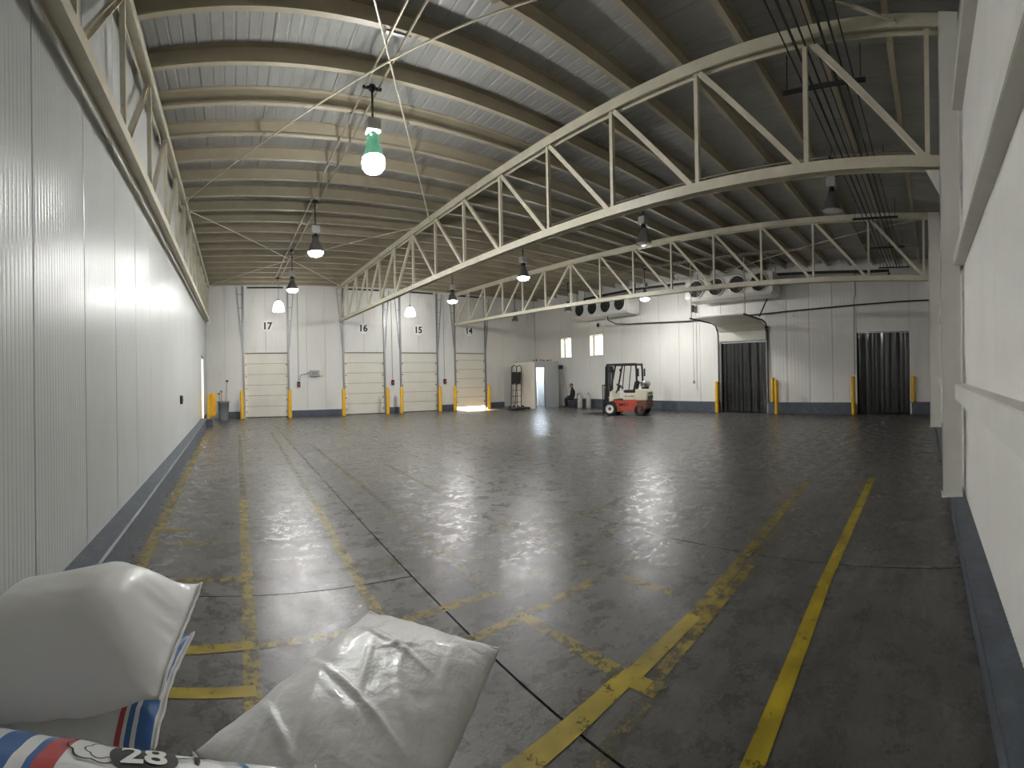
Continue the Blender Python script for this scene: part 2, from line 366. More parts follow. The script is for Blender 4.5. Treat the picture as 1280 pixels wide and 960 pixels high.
struct(kb.build('baseboard_left', 'kerb'), 'slate blue concrete kerb along the white ribbed wall')
# dock wall (plane Y = DY)
DOORS = [('17', 0.56, 2.70), ('16', 5.44, 7.57), ('15', 8.44, 10.55), ('14', 11.62, 13.57)]
DH = 3.06
DO = [(a, b, -0.1, DH) for _, a, b in DOORS]
mb = MB()
for p, q, a, b in rects(-1.5, 17.6, -0.05, TOP, DO): mb.box(p, q, DY + 0.03, DY + 0.20, a, b)
wd = struct(mb.build('wall_dock', 'backing_l'), 'white panel wall with four numbered dock doors')
edges = sorted([LX, 17.2] + [c for d in DOORS for c in d[1:]])
for a, b in zip(edges, edges[1:]):
    isdoor = any(abs(a - d[1]) < 0.01 for d in DOORS)
    n = max(1, round((b - a) / 1.08)); w = (b - a) / n
    for i in range(n):
        z0 = DH if isdoor else 0.0
        put_panel(wd, w, TOP - 0.1 - z0, 6, 'panel_d', Matrix.Translation((a + i * w, DY, z0)))
for i, (a, b) in enumerate([(-0.55, 0.42), (2.84, 5.30), (7.70, 8.30), (10.68, 11.48), (13.70, 14.75)]):
    kb = MB().box(a, b, DY - 0.14, DY, 0, 0.30); struct(kb.build('baseboard_dock', 'kerb', bevel=0.012))
# rear wall (plane X = RX)
WIN = [(15.68, 16.64, 2.75, 3.87), (18.08, 18.95, 2.74, 3.86)]
RD = [(6.76, 8.84, 0.0, 3.02), (0.92, 2.98, 0.0, 3.22)]
RO = WIN + [(a, b, -0.1, d) for a, b, c, d in RD]
mb = MB()
for p, q, a, b in rects(-0.8, 21.7, -0.05, TOP, RO): mb.box(RX + 0.03, RX + 0.36, p, q, a, b)
wr = struct(mb.build('wall_rear', 'backing_l'), 'off-white panel wall behind the forklift and evaporators')
for (c0, c1, d0, d1) in WIN:     # white lining of the deep window openings
    li = MB(); li.box(RX, RX + 0.36, c0 - 0.02, c0 + 0.012, d0, d1).box(RX, RX + 0.36, c1 - 0.012, c1 + 0.02, d0, d1).box(RX, RX + 0.36, c0, c1, d0 - 0.02, d0 + 0.012).box(RX, RX + 0.36, c0, c1, d1 - 0.012, d1 + 0.02)
    li.build('opening_lining', 'white', wr)
yy = [-0.1, 0.92, 2.98, 3.95, 4.9, 5.85, 6.76, 8.84, 9.9, 11.0, 12.1, 13.2, 14.4, 15.68, 16.64, 18.08, 18.95, 20.1, DY]
for a, b in zip(yy, yy[1:]):
    for p, q, z0, z1 in rects(a, b, 0.0, TOP - 0.1, RO):
        put_panel(wr, q - p, z1 - z0, 6, 'panel_r', Matrix.Translation((RX, q, z0)) @ Matrix.Rotation(-math.pi / 2, 4, 'Z'))
for a, b in [(-0.1, 0.85), (3.05, 6.66), (8.92, 18.4)]:
    struct(MB().box(RX - 0.14, RX, a, b, 0, 0.46).build('baseboard_rear', 'kerb', bevel=0.012))
# right wall (askew, close beside the camera)
WN = 0.46
mb = MB(RW); mb.box(-1.6, 17.7, WN + 0.03, WN + 0.2, -0.05, TOP); wg = struct(mb.build('wall_right', 'backing'), 'off-white ribbed panel wall with steel columns and rails')
s = -1.4
while s < 17.1:
    w = 1.06
    mw = Matrix.Translation(RW(s + w, WN, 0.16)) @ Matrix.Rotation(math.pi + AL, 4, 'Z')
    put_panel(wg, w, TOP - 0.26, 24, 'panel_w', mw); s += w
kb = MB(RW).box(-1.5, 17.3, 0.285, WN + 0.05, 0, 0.20); struct(kb.build('baseboard_right', 'kerb', bevel=0.012), 'slate blue concrete kerb along the column wall')

# ================================================================ ROOF
rf = MB(); rf.add([(x, y, zp(y) + dz) for dz in (0.29, 0.42) for x, y in ((-1.5, -0.9), (17.6, -0.9), (17.6, 21.7), (-1.5, 21.7))], [(3, 2, 1, 0), (4, 5, 6, 7), (0, 1, 5, 4), (1, 2, 6, 5), (2, 3, 7, 6), (3, 0, 4, 7)])
ceil = struct(rf.build('ceiling', 'backing'), 'low pitched grey sheet roof on beige purlins')
x = -1.4
pm = None
while x < 17.3:
    w = 1.0
    if pm is None:
        pr = [(0.004, 0.03), (0.004, 0.0), (0.03, -0.006), (0.05, 0)]
        for k in range(1, 6): pr += [(k * 0.16, 0), (k * 0.16 + 0.015, 0.006), (k * 0.16 + 0.035, 0.006), (k * 0.16 + 0.05, 0)]
        pr += [(0.996, 0), (0.996, 0.03)]
        q = MB(); n = len(pr)
        q.add([(a, -0.85, b + zp(-0.85) + 0.256) for a, b in pr] + [(a, 21.6, b + zp(21.6) + 0.256) for a, b in pr], [(i, i + 1, n + i + 1, n + i) for i in range(n - 1)])
        pm = q.mesh('roof_panel', 'roof')
    o = link('roof_panel', pm, ceil); o.location = (x, 0, 0); x += w
cprof = [(0, 0), (0, 0.25), (-0.075, 0.25), (-0.075, 0.244), (-0.006, 0.244), (-0.006, 0.006), (-0.069, 0.006), (-0.069, 0.03), (-0.075, 0.03), (-0.075, 0)]
pu = MB(); pu.extr([(-a, b) for a, b in cprof], (-1.24, 0, 0), (17.2, 0, 0)); pum = pu.mesh('purlin', 'purlin')
PY = [12.11 + 0.89 * (n - 8) for n in range(-5, 19)]
for yv in PY:
    if -0.35 < yv < 21.2:
        o = link('purlin', pum, ceil); o.location = (0, yv, zp(yv))

# ================================================================ TRUSSES
def chord_profile(w, h):     # H section lying on its side
    t = 0.018
    return [(-w/2, -h/2), (-w/2 + t, -h/2), (-w/2 + t, -t/2), (w/2 - t, -t/2), (w/2 - t, -h/2), (w/2, -h/2), (w/2, h/2), (w/2 - t, h/2), (w/2 - t, t/2), (-w/2 + t, t/2), (-w/2 + t, h/2), (-w/2, h/2)]
def truss(X, y0, label, zb=4.115, n=14, last=14.0):
    root = thing('roof_truss', label, 'truss', (X, y0, zp(y0)), group='long steel roof trusses')
    def zt(y): return zp(y)
    def zl(y): return zb + SL * y
    e = y0 + 1.5 * n
    MB().extr(chord_profile(0.15, 0.15), (X, y0 - 0.09, zt(y0 - 0.09) - 0.075), (X, e, zt(e) - 0.075)).build('top_chord', 'truss', root)
    MB().extr(chord_profile(0.15, 0.13), (X, y0 - 0.09, zl(y0 - 0.09) - 0.065), (X, e, zl(e) - 0.065)).build('bottom_chord', 'truss', root)
    for i in range(n + 1):
        y = y0 + 1.5 * i + (0.06 if i == 0 else -0.06 if i == n else 0)
        MB().bar((X, y, zl(y)), (X, y, zt(y) - 0.14), 0.055, 0.06).build('vertical_member', 'truss', root)
    def diag(ya, yb):
        p = Vector((X, ya, zt(ya) - 0.15)); q = Vector((X, yb, zl(yb) + 0.005))
        MB().extr([(-0.035, -0.03), (0.035, -0.03), (0.035, 0.03), (0.027, 0.03), (0.027, -0.022), (-0.027, -0.022), (-0.027, 0.03), (-0.035, 0.03)], p, q, up=(1, 0, 0)).build('diagonal_member', 'truss', root)
    for i in range(1, 9): diag(y0 + 1.5 * i - 0.06, y0 + 1.5 * (i - 1) + 0.10)
    for i in range(8, n): diag(y0 + 1.5 * i + 0.06, y0 + 1.5 * (i + 1) - 0.10)
    return root
TX1, TX2, TXL = 5.21, 11.62, -1.08
truss(TX1, -0.02, 'cream steel lattice truss spanning the hall nearest the middle lamps')
truss(TX2, 0.16, 'farther cream steel lattice truss in front of the fan units')
truss(TXL, 0.0, 'cream steel lattice truss running along the top of the white ribbed wall')
# columns and rails on the right wall
def hcol(s, label, w=0.17, f=0.20, b=0.42):
    root = thing('steel_column', label, 'column', RW(s, f, 0.2), group='steel columns on the ribbed wall')
    m = MB(RW); m.box(s - w / 2, s - w / 2 + 0.012, f, b, 0.2, zp(0)).box(s + w / 2 - 0.012, s + w / 2, f, b, 0.2, zp(0)).box(s - w / 2, s + w / 2, f + 0.0, f + 0.012, 0.2, zp(0)); m.build('shaft', 'col', root)
    MB(RW).box(s - w / 2 - 0.03, s + w / 2 + 0.03, f - 0.02, b, 0.2, 0.215).build('base_plate', 'col', root)
    g = MB(RW); g.add([(s + dx, nn, z) for dx in (-0.01, 0.01) for nn, z in ((f, 3.97), (f - 0.16, 3.97), (f, 3.68))], [(0, 1, 2), (5, 4, 3), (0, 3, 4, 1), (1, 4, 5, 2), (2, 5, 3, 0)])
    g.build('gusset', 'col', root)
    return root
hcol(5.20, 'off-white steel column carrying the nearer truss')
hcol(11.6, 'off-white steel column carrying the farther truss', f=0.13)
def rail(s0, s1, z0, z1, label, f=0.345):
    tag(MB(RW).box(s0, s1, f, WN + 0.01, z0, z1).build('wall_rail', 'col', bevel=0.006), label, 'rail', 'horizontal steel rails on the ribbed wall')
rail(-1.3, 5.10, 1.32, 1.50, 'lowest off-white wall rail, at chest height beside the camera')
rail(-1.3, 5.10, 2.85, 2.97, 'middle off-white wall rail running up to the near column')
rail(-1.3, 5.10, 4.60, 4.72, 'highest off-white wall rail near the roof')
rail(5.30, 11.5, 1.32, 1.50, 'off-white wall rail between the two columns, at chest height')
rail(5.30, 11.5, 2.85, 2.97, 'off-white wall rail between the two columns, above head height')
# ================================================================ DOCK DOORS
for k, (num, a, b) in enumerate(DOORS):
    lift = 0.16 if num == '14' else 0.03
    root = bpy.data.objects.new('door_%d' % (k + 1), None); COL.objects.link(root); root.location = ((a + b) / 2, DY, 0)
    struct(root, 'ivory sectional dock door number ' + num + (' raised slightly off the floor' if num == '14' else ''))
    n = 6; h = (DH - 0.01) / n
    for i in range(n):
        z0 = lift + i * h; z1 = lift + (i + 1) * h - 0.012
        d = MB(); d.box(a + 0.02, b - 0.02, DY + 0.02, DY + 0.065, z0, z1)
        d.build('door_section', 'door', root, bevel=0.008)
    MB().box(a + 0.02, b - 0.02, DY + 0.03, DY + 0.06, lift - 0.03, lift + DH - 0.02).build('bottom_seal', 'seal', root)
    MB().box(a, b, DY - 0.006, DY + 0.05, DH - 0.012, DH + 0.022).build('head_seal', 'seal', root)
    for sx, xx in ((-1, a), (1, b)):
        tr = MB(); tr.box(xx - 0.045, xx + 0.045, DY - 0.05, DY - 0.044, 0.02, zp(DY) - 0.02).box(xx - 0.045, xx - 0.037, DY - 0.05, DY - 0.002, 0.02, zp(DY) - 0.02)
        tr.build('track', 'galv', root)
        for i in range(5):
            MB().box(xx - sx * 0.10 - 0.03, xx - sx * 0.10 + 0.03, DY - 0.02, DY + 0.02, lift + 0.2 + i * 0.56, lift + 0.28 + i * 0.56).build('roller_hinge', 'galv', root)
        br = MB(); top = Vector((xx + sx * 0.30, DY - 0.03, zp(DY) - 0.05)); bot = Vector((xx + sx * 0.05, DY - 0.03, 3.3)); br.bar(bot, top, 0.035, 0.03)
        for i in range(1, 5):
            p = bot.lerp(top, i / 4.5); br.bar((xx, DY - 0.03, p.z), p, 0.03, 0.025)
        br.build('track_brace', 'galv', root)
    MB().box(a + 0.2, b - 0.2, DY - 0.04, DY - 0.002, zp(DY) - 0.10, zp(DY) - 0.03).build('spring_shaft', 'dark', root)
    nx, nz = {'17': (1.71, 4.36), '16': (6.47, 4.27), '15': (9.47, 4.25), '14': (12.53, 4.30)}[num]
    sg = thing('dock_number_sign', 'round white sign with black number ' + num + ' ' + {'17': 'on the panel nearest the waste bin', '16': 'partly behind the nearer truss end', '15': 'under an acrylic dome lamp', '14': 'on the panel nearest the booth'}[num], 'sign', (nx, DY, nz), group='dock door number signs')
    MB().lathe([(0, -0.006), (0.28, -0.006), (0.28, -0.001), (0, -0.001)], (nx, DY, nz), 28, 'y').build('disc', 'sign', sg)
    me = text_mesh(num, 0.46, 0.003, 0.014); me.materials.append(M['ink']); o = link('number', me); o.parent = sg
    o.rotation_euler = (math.pi / 2, 0, 0); o.location = (0, -0.012, 0)
# bollards: (x, y, h, label)
def bollard(x, y, h, label, grp='yellow bollards'):
    root = thing('bollard', label, 'bollard', (x, y, 0), group=grp)
    m = MB(); m.lathe([(0, h), (0.05, h - 0.005), (0.08, h - 0.03), (0.085, h - 0.06), (0.085, 0)], (x, y, 0), 16); m.build('post', 'yellow', root, smooth=True)
    m = MB(); m.lathe([(0.085, 0.012), (0.12, 0.012), (0.12, 0)], (x, y, 0), 16); m.build('foot_ring', 'dark', root)
for x, y, h, l in [(0.42, 20.45, 1.32, 'yellow bollard between the waste bin and dock door 17'), (2.63, 20.45, 1.32, 'yellow bollard beside door 17, first one left of the control box'),
    (5.20, 20.5, 1.32, 'yellow bollard first one right of the control box, at door 16'), (7.42, 20.5, 1.32, 'yellow bollard of the close middle pair, the one touching door 16'),
    (8.15, 20.5, 1.32, 'yellow bollard starting door 15, right-hand one of the close middle pair'), (10.25, 20.45, 1.32, 'yellow bollard ending door 15 on its booth side'),
    (11.12, 20.45, 1.32, 'yellow bollard at the dock door that is slightly raised, away from the booth'), (13.22, 20.45, 1.3, 'yellow bollard at the slightly raised dock door, nearest the booth'),
    (16.85, 8.90, 1.35, 'yellow bollard on the forklift side of the raised overhead door'), (16.70, 6.15, 1.38, 'yellow bollard standing free beside the raised overhead door'),
    (16.8, 3.07, 1.5, 'yellow bollard beside the curtain door, under the drop cable')]:
    bollard(x, y, h, l)
for y, l in ((6.45, 'short yellow bollard set on the kerb beside the raised overhead door'), (0.80, 'short yellow bollard set on the kerb near the wall corner')):
    root = thing('bollard', l, 'bollard', (17.08, y, 0.46), group='yellow bollards')
    MB().lathe([(0, 1.48), (0.06, 1.47), (0.075, 1.43), (0.075, 0.46)], (17.08, y, 0), 16).build('post', 'yellow', root, smooth=True)
    MB().lathe([(0.075, 0.472), (0.1, 0.472), (0.1, 0.46)], (17.08, y, 0), 16).build('foot_ring', 'dark', root)

# ================================================================ REAR WALL OPENINGS
for k, (c0, c1, d0, d1) in enumerate(WIN):
    root = bpy.data.objects.new('window_%d' % (k + 1), None); COL.objects.link(root); root.location = (RX + 0.3, (c0 + c1) / 2, d0)
    struct(root, 'small deep-set window ' + ('nearer the forklift' if k == 0 else 'nearer the booth'))
    xx = RX + 0.29
    f = MB(); t = 0.045
    f.box(xx, xx + 0.05, c0 + .012, c0 + t, d0 + .012, d1 - .012).box(xx, xx + 0.05, c1 - t, c1 - .012, d0 + .012, d1 - .012).box(xx, xx + 0.05, c0 + t, c1 - t, d0 + .012, d0 + t).box(xx, xx + 0.05, c0 + t, c1 - t, d1 - t, d1 - .012)
    f.build('window_frame', 'dark', root)
    MB().box(xx + 0.02, xx + 0.026, c0 + t, c1 - t, d0 + t, d1 - t).build('pane', 'glass', root)
for k, (a, b, z0, z1) in enumerate(RD):
    root = bpy.data.objects.new('door_%d' % (k + 5), None); COL.objects.link(root); root.location = (RX, (a + b) / 2, 0)
    struct(root, 'doorway hung with dark plastic strips ' + ('under the raised overhead door' if k == 0 else 'by the wall corner'))
    MB().box(RX + 0.02, RX + 0.08, a, b, z1 - 0.06, z1).build('curtain_rail', 'galv', root)
    n = 11; w = (b - a) / n
    st = MB(); pr = [(-0.62 * w, 0.012), (-0.35 * w, -0.006), (0, -0.014), (0.35 * w, -0.006), (0.62 * w, 0.012)]
    pr = pr + [(u, v + 0.004) for u, v in reversed(pr)]
    st.add([(v, u, z) for z in (0.03, z1 - 0.05) for u, v in pr], [tuple(range(9, -1, -1)), tuple(range(10, 20))] + [(i, (i + 1) % 10, 10 + (i + 1) % 10, 10 + i) for i in range(10)])
    sm = st.mesh('curtain_strip', 'pvc')
    for i in range(n):
        o = link('curtain_strip', sm, root); o.location = (RX + 0.06 + 0.02 * (i % 2), a + (i + 0.5) * w, 0); o.rotation_euler = (0, 0, random.uniform(-0.22, 0.22))
        o.matrix_parent_inverse = Matrix.Translation(-root.location)
    c = MB(); X1 = RX + 2.4
    c.box(X1, X1 + 0.1, a - 0.6, b + 0.6, -0.02, z1 + 0.3).box(RX + 0.36, X1, a - 0.7, a - 0.6, -0.02, z1 + 0.3).box(RX + 0.36, X1, b + 0.6, b + 0.7, -0.02, z1 + 0.3).box(RX + 0.36, X1 + 0.1, a - 0.7, b + 0.7, z1 + 0.3, z1 + 0.4).box(RX, X1 + 0.1, a - 0.7, b + 0.7, -0.1, -0.01)
    c.build('cold_room_lining', 'cold', root)
    j = MB(); j.box(RX - 0.015, RX + 0.3, a - 0.03, a, 0, z1).box(RX - 0.015, RX + 0.3, b, b + 0.03, 0, z1).box(RX - 0.015, RX + 0.3, a - 0.03, b + 0.03, z1, z1 + 0.04); j.build('door_frame', 'white' if k else 'galv', root)
# the raised overhead door
od = thing('overhead_door', 'cream sectional door raised on overhead tracks above the strip curtain', 'door', (RX - 0.2, 7.8, 3.1))
MB().box(RX - 0.10, RX - 0.05, 6.72, 8.88, 3.04, 3.42).build('door_section', 'door', od, bevel=0.006)
P = [(RX - 0.08, 3.44), (RX - 0.38, 3.72), (RX - 1.0, 3.83), (RX - 1.6, 3.85), (RX - 2.15, 3.86)]
for (x0, z0), (x1, z1) in zip(P, P[1:]):
    MB().bar((x0 - 0.01, 7.8, z0), (x1 + 0.01, 7.8, z1), 2.14, 0.045).build('door_section', 'door', od, bevel=0.005)
for yv in (6.66, 8.94):
    MB().tube([(RX - 0.07, yv, 0.4), (RX - 0.07, yv, 3.3), (RX - 0.12, yv, 3.5), (RX - 0.3, yv, 3.72), (RX - 0.6, yv, 3.79), (RX - 2.4, yv, 3.82)], 0.035, 6).build('track', 'dark', od)
    MB().tube([(RX - 2.3, yv, 3.82), (RX - 2.3, yv, zp(yv))], 0.022, 6).build('hanger_rod', 'truss', od)
MB().bar((RX - 0.9, 6.66, 3.9), (RX - 0.05, 6.66, 4.7), 0.04, 0.04).build('stay_bar', 'dark', od)
MB().tube([(RX - 0.12, 6.6, 3.56), (RX - 0.12, 9.0, 3.56)], 0.03, 8).build('spring_shaft', 'dark', od)

# ================================================================ EVAPORATORS
def evaporator(y0, y1, z0, z1, x, label):
    root = thing('evaporator_unit', label, 'cooling unit', (x, (y0 + y1) / 2, z0), group='ceiling evaporator units')
    MB().add([(x, y0, z0 + 0.10), (x, y1, z0 + 0.10), (x, y1, z1), (x, y0, z1), (x + 0.85, y0, z0 + 0.05), (x + 0.85, y1, z0 + 0.05), (x + 0.85, y1, z1), (x + 0.85, y0, z1)],
             [(0, 1, 2, 3), (7, 6, 5, 4), (0, 3, 7, 4), (1, 5, 6, 2), (3, 2, 6, 7), (0, 4, 5, 1)]).build('casing', 'evap', root, bevel=0.01)
    MB().add([(x - 0.05, y0 + 0.03, z0 + 0.10), (x - 0.05, y1 - 0.03, z0 + 0.10), (x + 0.9, y1 - 0.03, z0 + 0.12), (x + 0.9, y0 + 0.03, z0 + 0.12), (x + 0.05, y0 + 0.1, z0), (x + 0.05, y1 - 0.1, z0), (x + 0.8, y1 - 0.1, z0 - 0.02), (x + 0.8, y0 + 0.1, z0 - 0.02)],
             [(0, 1, 2, 3), (7, 6, 5, 4), (0, 4, 5, 1), (1, 5, 6, 2), (2, 6, 7, 3), (3, 7, 4, 0)]).build('drip_tray', 'evap', root)
    n = 4; L_ = y1 - y0; zc = (z0 + 0.1 + z1) / 2; R_ = min(0.34, (z1 - z0) * 0.42)
    for i in range(n):
        yc = y0 + L_ * (0.14 + 0.72 * i / 3)
        fan = MB().lathe([(R_ + 0.04, 0), (R_ + 0.05, -0.03), (R_, -0.07), (R_ - 0.01, -0.03), (R_ - 0.01, -0.002)], (x, yc, zc), 24, 'x').build('fan_ring', 'evap', root, smooth=True)
        MB().lathe([(0, -0.004), (R_, -0.004), (R_, -0.001)], (x, yc, zc), 24, 'x').build('fan_throat', 'black', fan)
        bl = MB()
        for k in range(5):
            t = k * 1.2566; c, s_ = math.cos(t), math.sin(t); c2, s2 = math.cos(t + 0.55), math.sin(t + 0.55)
            bl.add([(x - 0.015, yc + 0.06 * c, zc + 0.06 * s_), (x - 0.03, yc + R_ * 0.9 * c, zc + R_ * 0.9 * s_), (x - 0.010, yc + R_ * 0.9 * c2, zc + R_ * 0.9 * s2), (x - 0.008, yc + 0.06 * c2, zc + 0.06 * s2)], [(0, 1, 2, 3)])
        bl.build('fan_blades', 'dark', fan)
        MB().lathe([(0, -0.05), (0.06, -0.045), (0.07, -0.005)], (x, yc, zc), 12, 'x').build('fan_hub', 'dark', fan)
        gd = MB()
        for k in range(4):
            t = k * 0.7854; gd.bar((x - 0.065, yc + R_ * math.cos(t), zc + R_ * math.sin(t)), (x - 0.065, yc - R_ * math.cos(t), zc - R_ * math.sin(t)), 0.006, 0.006)
        gd.build('fan_guard', 'dark', fan)
    for yv in (y0 + 0.15, y1 - 0.15):
        MB().bar((x + 0.2, yv, z1 - 0.02), (x + 0.2, yv, zp(yv) + 0.0), 0.03, 0.03).build('hanger', 'galv', root)
        MB().bar((x + 0.75, yv, z1 - 0.02), (x + 0.75, yv, zp(yv) + 0.0), 0.03, 0.03).build('hanger', 'galv', root)
    return root
evaporator(12.97, 16.65, 4.60, 5.42, 16.0, 'white four-fan cooling unit above the small windows')
evaporator(5.90, 9.75, 4.66, 5.50, 15.8, 'white four-fan cooling unit above the raised overhead door')
def pipe(name, pts, r, m, label, cat='pipe', grp=None, n=8):
    return tag(MB().tube(pts, r, n).build(name, m, smooth=True), label, cat, grp)
pipe('drain_pipe', [(16.4, 14.6, 4.6), (16.4, 14.6, 4.42), (16.95, 14.55, 4.26), (17.1, 13.9, 4.20), (17.1, 10.5, 4.05), (17.1, 7, 4.09), (17.1, 4, 4.2), (17.1, 1.2, 4.33), (17.1, 0.05, 4.36)], 0.028, 'blackpipe', 'black insulated drain pipe running along the off-white rear wall')
pipe('suction_pipe', [(16.3, 16.1, 5.3), (16.3, 16.1, 5.62), (16.3, 13, 5.66), (16.4, 10, 5.58), (16.4, 6, 5.5), (16.4, 2.3, 5.36), (16.4, 1.6, 5.36), (16.4, 1.6, 5.22)], 0.055, 'blackpipe', 'thick black insulated pipe above the fan units under the roof')
pipe('drop_cable', [(17.12, 3.02, 5.5), (17.12, 3.0, 4.65), (17.12, 3.06, 4.5), (17.12, 3.06, 1.55)], 0.016, 'galv', 'grey drop cable beside the curtain door', 'cable')
ch = thing('pull_cord', 'hanging pull cord with black box beside the raised overhead door', 'cord', (17.0, 10.1, 1.3))
MB().tube([(17.0, 10.12, 4.62), (17.0, 10.12, 1.35)], 0.012, 6).build('cord', 'galv', ch); MB().box(16.95, 17.05, 10.06, 10.18, 4.42, 4.72).build('switch_box', 'black', ch, bevel=0.01); MB().box(16.97, 17.03, 10.08, 10.16, 1.25, 1.38).build('handle', 'grey', ch, bevel=0.01)
MB().bar((17.0, 10.12, 4.6), (RX + 0.005, 10.12, 4.6), 0.03, 0.03).build('bracket', 'dark', ch)
tag(MB().lathe([(0, -0.12), (0.06, -0.1), (0.07, 0), (0.05, 0.08), (0, 0.1)], (17.13, 15.95, 4.35), 12).build('wall_sensor', 'black', smooth=True), 'small black sensor on the wall under the window-side fan unit', 'sensor')

# ================================================================ LAMPS
def lamp(x, y, kind, lit, label, zr=4.74):
    root = thing('pendant_lamp', label, 'lamp', (x, y, zr), group='high bay pendant lamps')
    ztop = zp(y)
    if kind == 'dome':
        o = MB().lathe([(0.02, 0.44), (0.10, 0.42), (0.18, 0.34), (0.225, 0.22), (0.245, 0.08), (0.25, 0.0), (0.24, 0.0), (0.0, 0.03)], (x, y, zr), 28).build('shade', 'acryl' if lit else 'lens', root, smooth=True)
        MB().lathe([(0, 0.52), (0.05, 0.52), (0.06, 0.44), (0, 0.43)], (x, y, zr), 12).build('socket', 'galv', root)
        MB().tube([(x, y, zr + 0.5), (x, y, ztop - 0.06)], 0.014, 6).build('rod', 'galv', root)
    else:
        g = kind == 'glass'
        prof = [(0.195, 0.0), (0.19, 0.03), (0.155, 0.13), (0.105, 0.24), (0.075, 0.31), (0.066, 0.36)]
        sh = prof + [(r - 0.006, h) for r, h in reversed(prof)]
        if g:
            sh = [(0.158, 0.085), (0.15, 0.12), (0.13, 0.17), (0.112, 0.24), (0.10, 0.30), (0.10, 0.40), (0.094, 0.40), (0.094, 0.3), (0.106, 0.24), (0.124, 0.17), (0.144, 0.12), (0.152, 0.085)]
        MB().lathe(sh + sh[:1], (x, y, zr), 28).build('shade', 'green' if g else 'alu', root, smooth=True)
        R_ = 0.145 if g else 0.183
        if g: MB().lathe([(0.150, 0.085), (0.168, 0.02), (0.158, -0.05), (0.12, -0.10), (0.06, -0.125), (0, -0.13)], (x, y, zr), 24).build('lens', 'lit_near', root, smooth=True)
        elif lit: MB().lathe([(R_, 0.02), (R_ * 0.98, -0.02), (R_ * 0.8, -0.06), (R_ * 0.45, -0.085), (0, -0.092)], (x, y, zr), 24).build('lens', 'lit', root, smooth=True)
        else: MB().lathe([(R_, 0.01), (R_ * 0.8, -0.004), (0, -0.008)], (x, y, zr), 24).build('lens', 'lens', root, smooth=True)
        MB().lathe([(0, 0.45), (0.05, 0.45), (0.06, 0.36), (0, 0.35)], (x, y, zr), 12).build('socket', 'dark', root)
        for sx in (-0.075, 0.075): MB().bar((x + sx, y, zr + 0.34), (x + sx, y, zr + 0.46), 0.012, 0.02).build('bracket', 'dark', root)
        MB().box(x - 0.10, x + 0.10, y - 0.09, y + 0.09, zr + 0.45, zr + 0.63).build('ballast_box', 'ballast', root, bevel=0.012)
        MB().tube([(x, y, zr + 0.62), (x, y, ztop - 0.06)], 0.016, 6).build('rod', 'dark', root)
    MB().box(x - 0.14, x + 0.14, y - 0.018, y + 0.018, ztop - 0.062, ztop - 0.03).build('hanger_bar', 'dark', root)
    MB().lathe([(0, 0.0), (0.05, -0.01), (0.06, -0.05), (0.03, -0.09), (0, -0.09)], (x, y, ztop + 0.0), 12).build('ceiling_hook', 'dark', root)
lamp(2.03, 6.02, 'glass', 1, 'burning pendant lamp with green glass, nearest the camera')
lamp(2.03, 10.45, 'bell', 1, 'burning bell pendant lamp next behind the green glass one')
lamp(2.05, 14.75, 'bell', 1, 'burning bell pendant lamp hanging beside the acrylic dome before door 17')
lamp(2.05, 19.2, 'dome', 1, 'glowing white acrylic dome lamp hanging beside a bell lamp, near the waste bin')
lamp(8.4, 10.9, 'bell', 1, 'burning bell pendant lamp between the two trusses, above the middle of the floor')
lamp(8.4, 15.5, 'bell', 1, 'burning bell pendant lamp at the far truss end near door 14')
lamp(8.4, 19.8, 'dome', 1, 'glowing white acrylic dome lamp under the nearer truss')
lamp(8.4, 6.3, 'bell', 0, 'unlit dark bell pendant lamp seen between the two trusses')
lamp(8.4, 1.9, 'bell', 0, 'unlit dark bell pendant lamp beside the pipe rack')
lamp(14.4, 10.8, 'bell', 1, 'burning bell pendant lamp in front of the rear wall, between the fan units')
lamp(14.4, 15.3, 'bell', 0, 'unlit bell pendant lamp at the end of the window-side fan unit')
lamp(14.4, 19.5, 'bell', 0, 'unlit bell pendant lamp hanging over the booth')
# conduits under the purlins
for X_, l in ((2.03, 'over the lamps nearest the camera'), (8.4, 'over the lamps between the trusses'), (14.4, 'over the lamps before the rear wall')):
    root = thing('lighting_conduit', 'twin lighting conduits slung under the purlins ' + l, 'conduit', (X_, 0.5, zp(0.5)), group='twin lighting conduits')
    for dx in (-0.10, 0.10): MB().tube([(X_ + dx, 0.3, zp(0.3) - 0.035), (X_ + dx, 20.6, zp(20.6) - 0.035)], 0.017, 6).build('conduit', 'conduit', root)
    for i in range(12):
        yv = PY[6] + 1.78 * i - 4.45
        if 0.4 < yv < 20.5: MB().box(X_ - 0.16, X_ + 0.16, yv - 0.02, yv + 0.02, zp(yv) - 0.018, zp(yv)).build('strap', 'galv', root)
rk = thing('pipe_rack', 'bundle of dark conduits on black struts under the roof by the ribbed wall', 'pipe rack', (9, 1.5, 5.5))
for i in range(7):
    yv = 0.98 + 0.115 * i; MB().tube([(2.2, yv, zp(1.5) - 0.20), (16.9, yv + 0.12, zp(1.5) - 0.20)], 0.010 + 0.004 * (i % 3), 6).build('conduit', 'dark', rk)
for X_ in (3.0, 5.9, 8.6, 11.2, 13.9, 16.6):
    MB().bar((X_, 0.85, zp(1.5) - 0.24), (X_, 2.0, zp(1.5) - 0.24), 0.045, 0.045).build('strut', 'black', rk)
    for yv in (0.92, 1.94): MB().bar((X_, yv, zp(1.5) - 0.23), (X_, yv, zp(yv) + 0.27), 0.012, 0.012).build('hanger_rod', 'dark', rk)
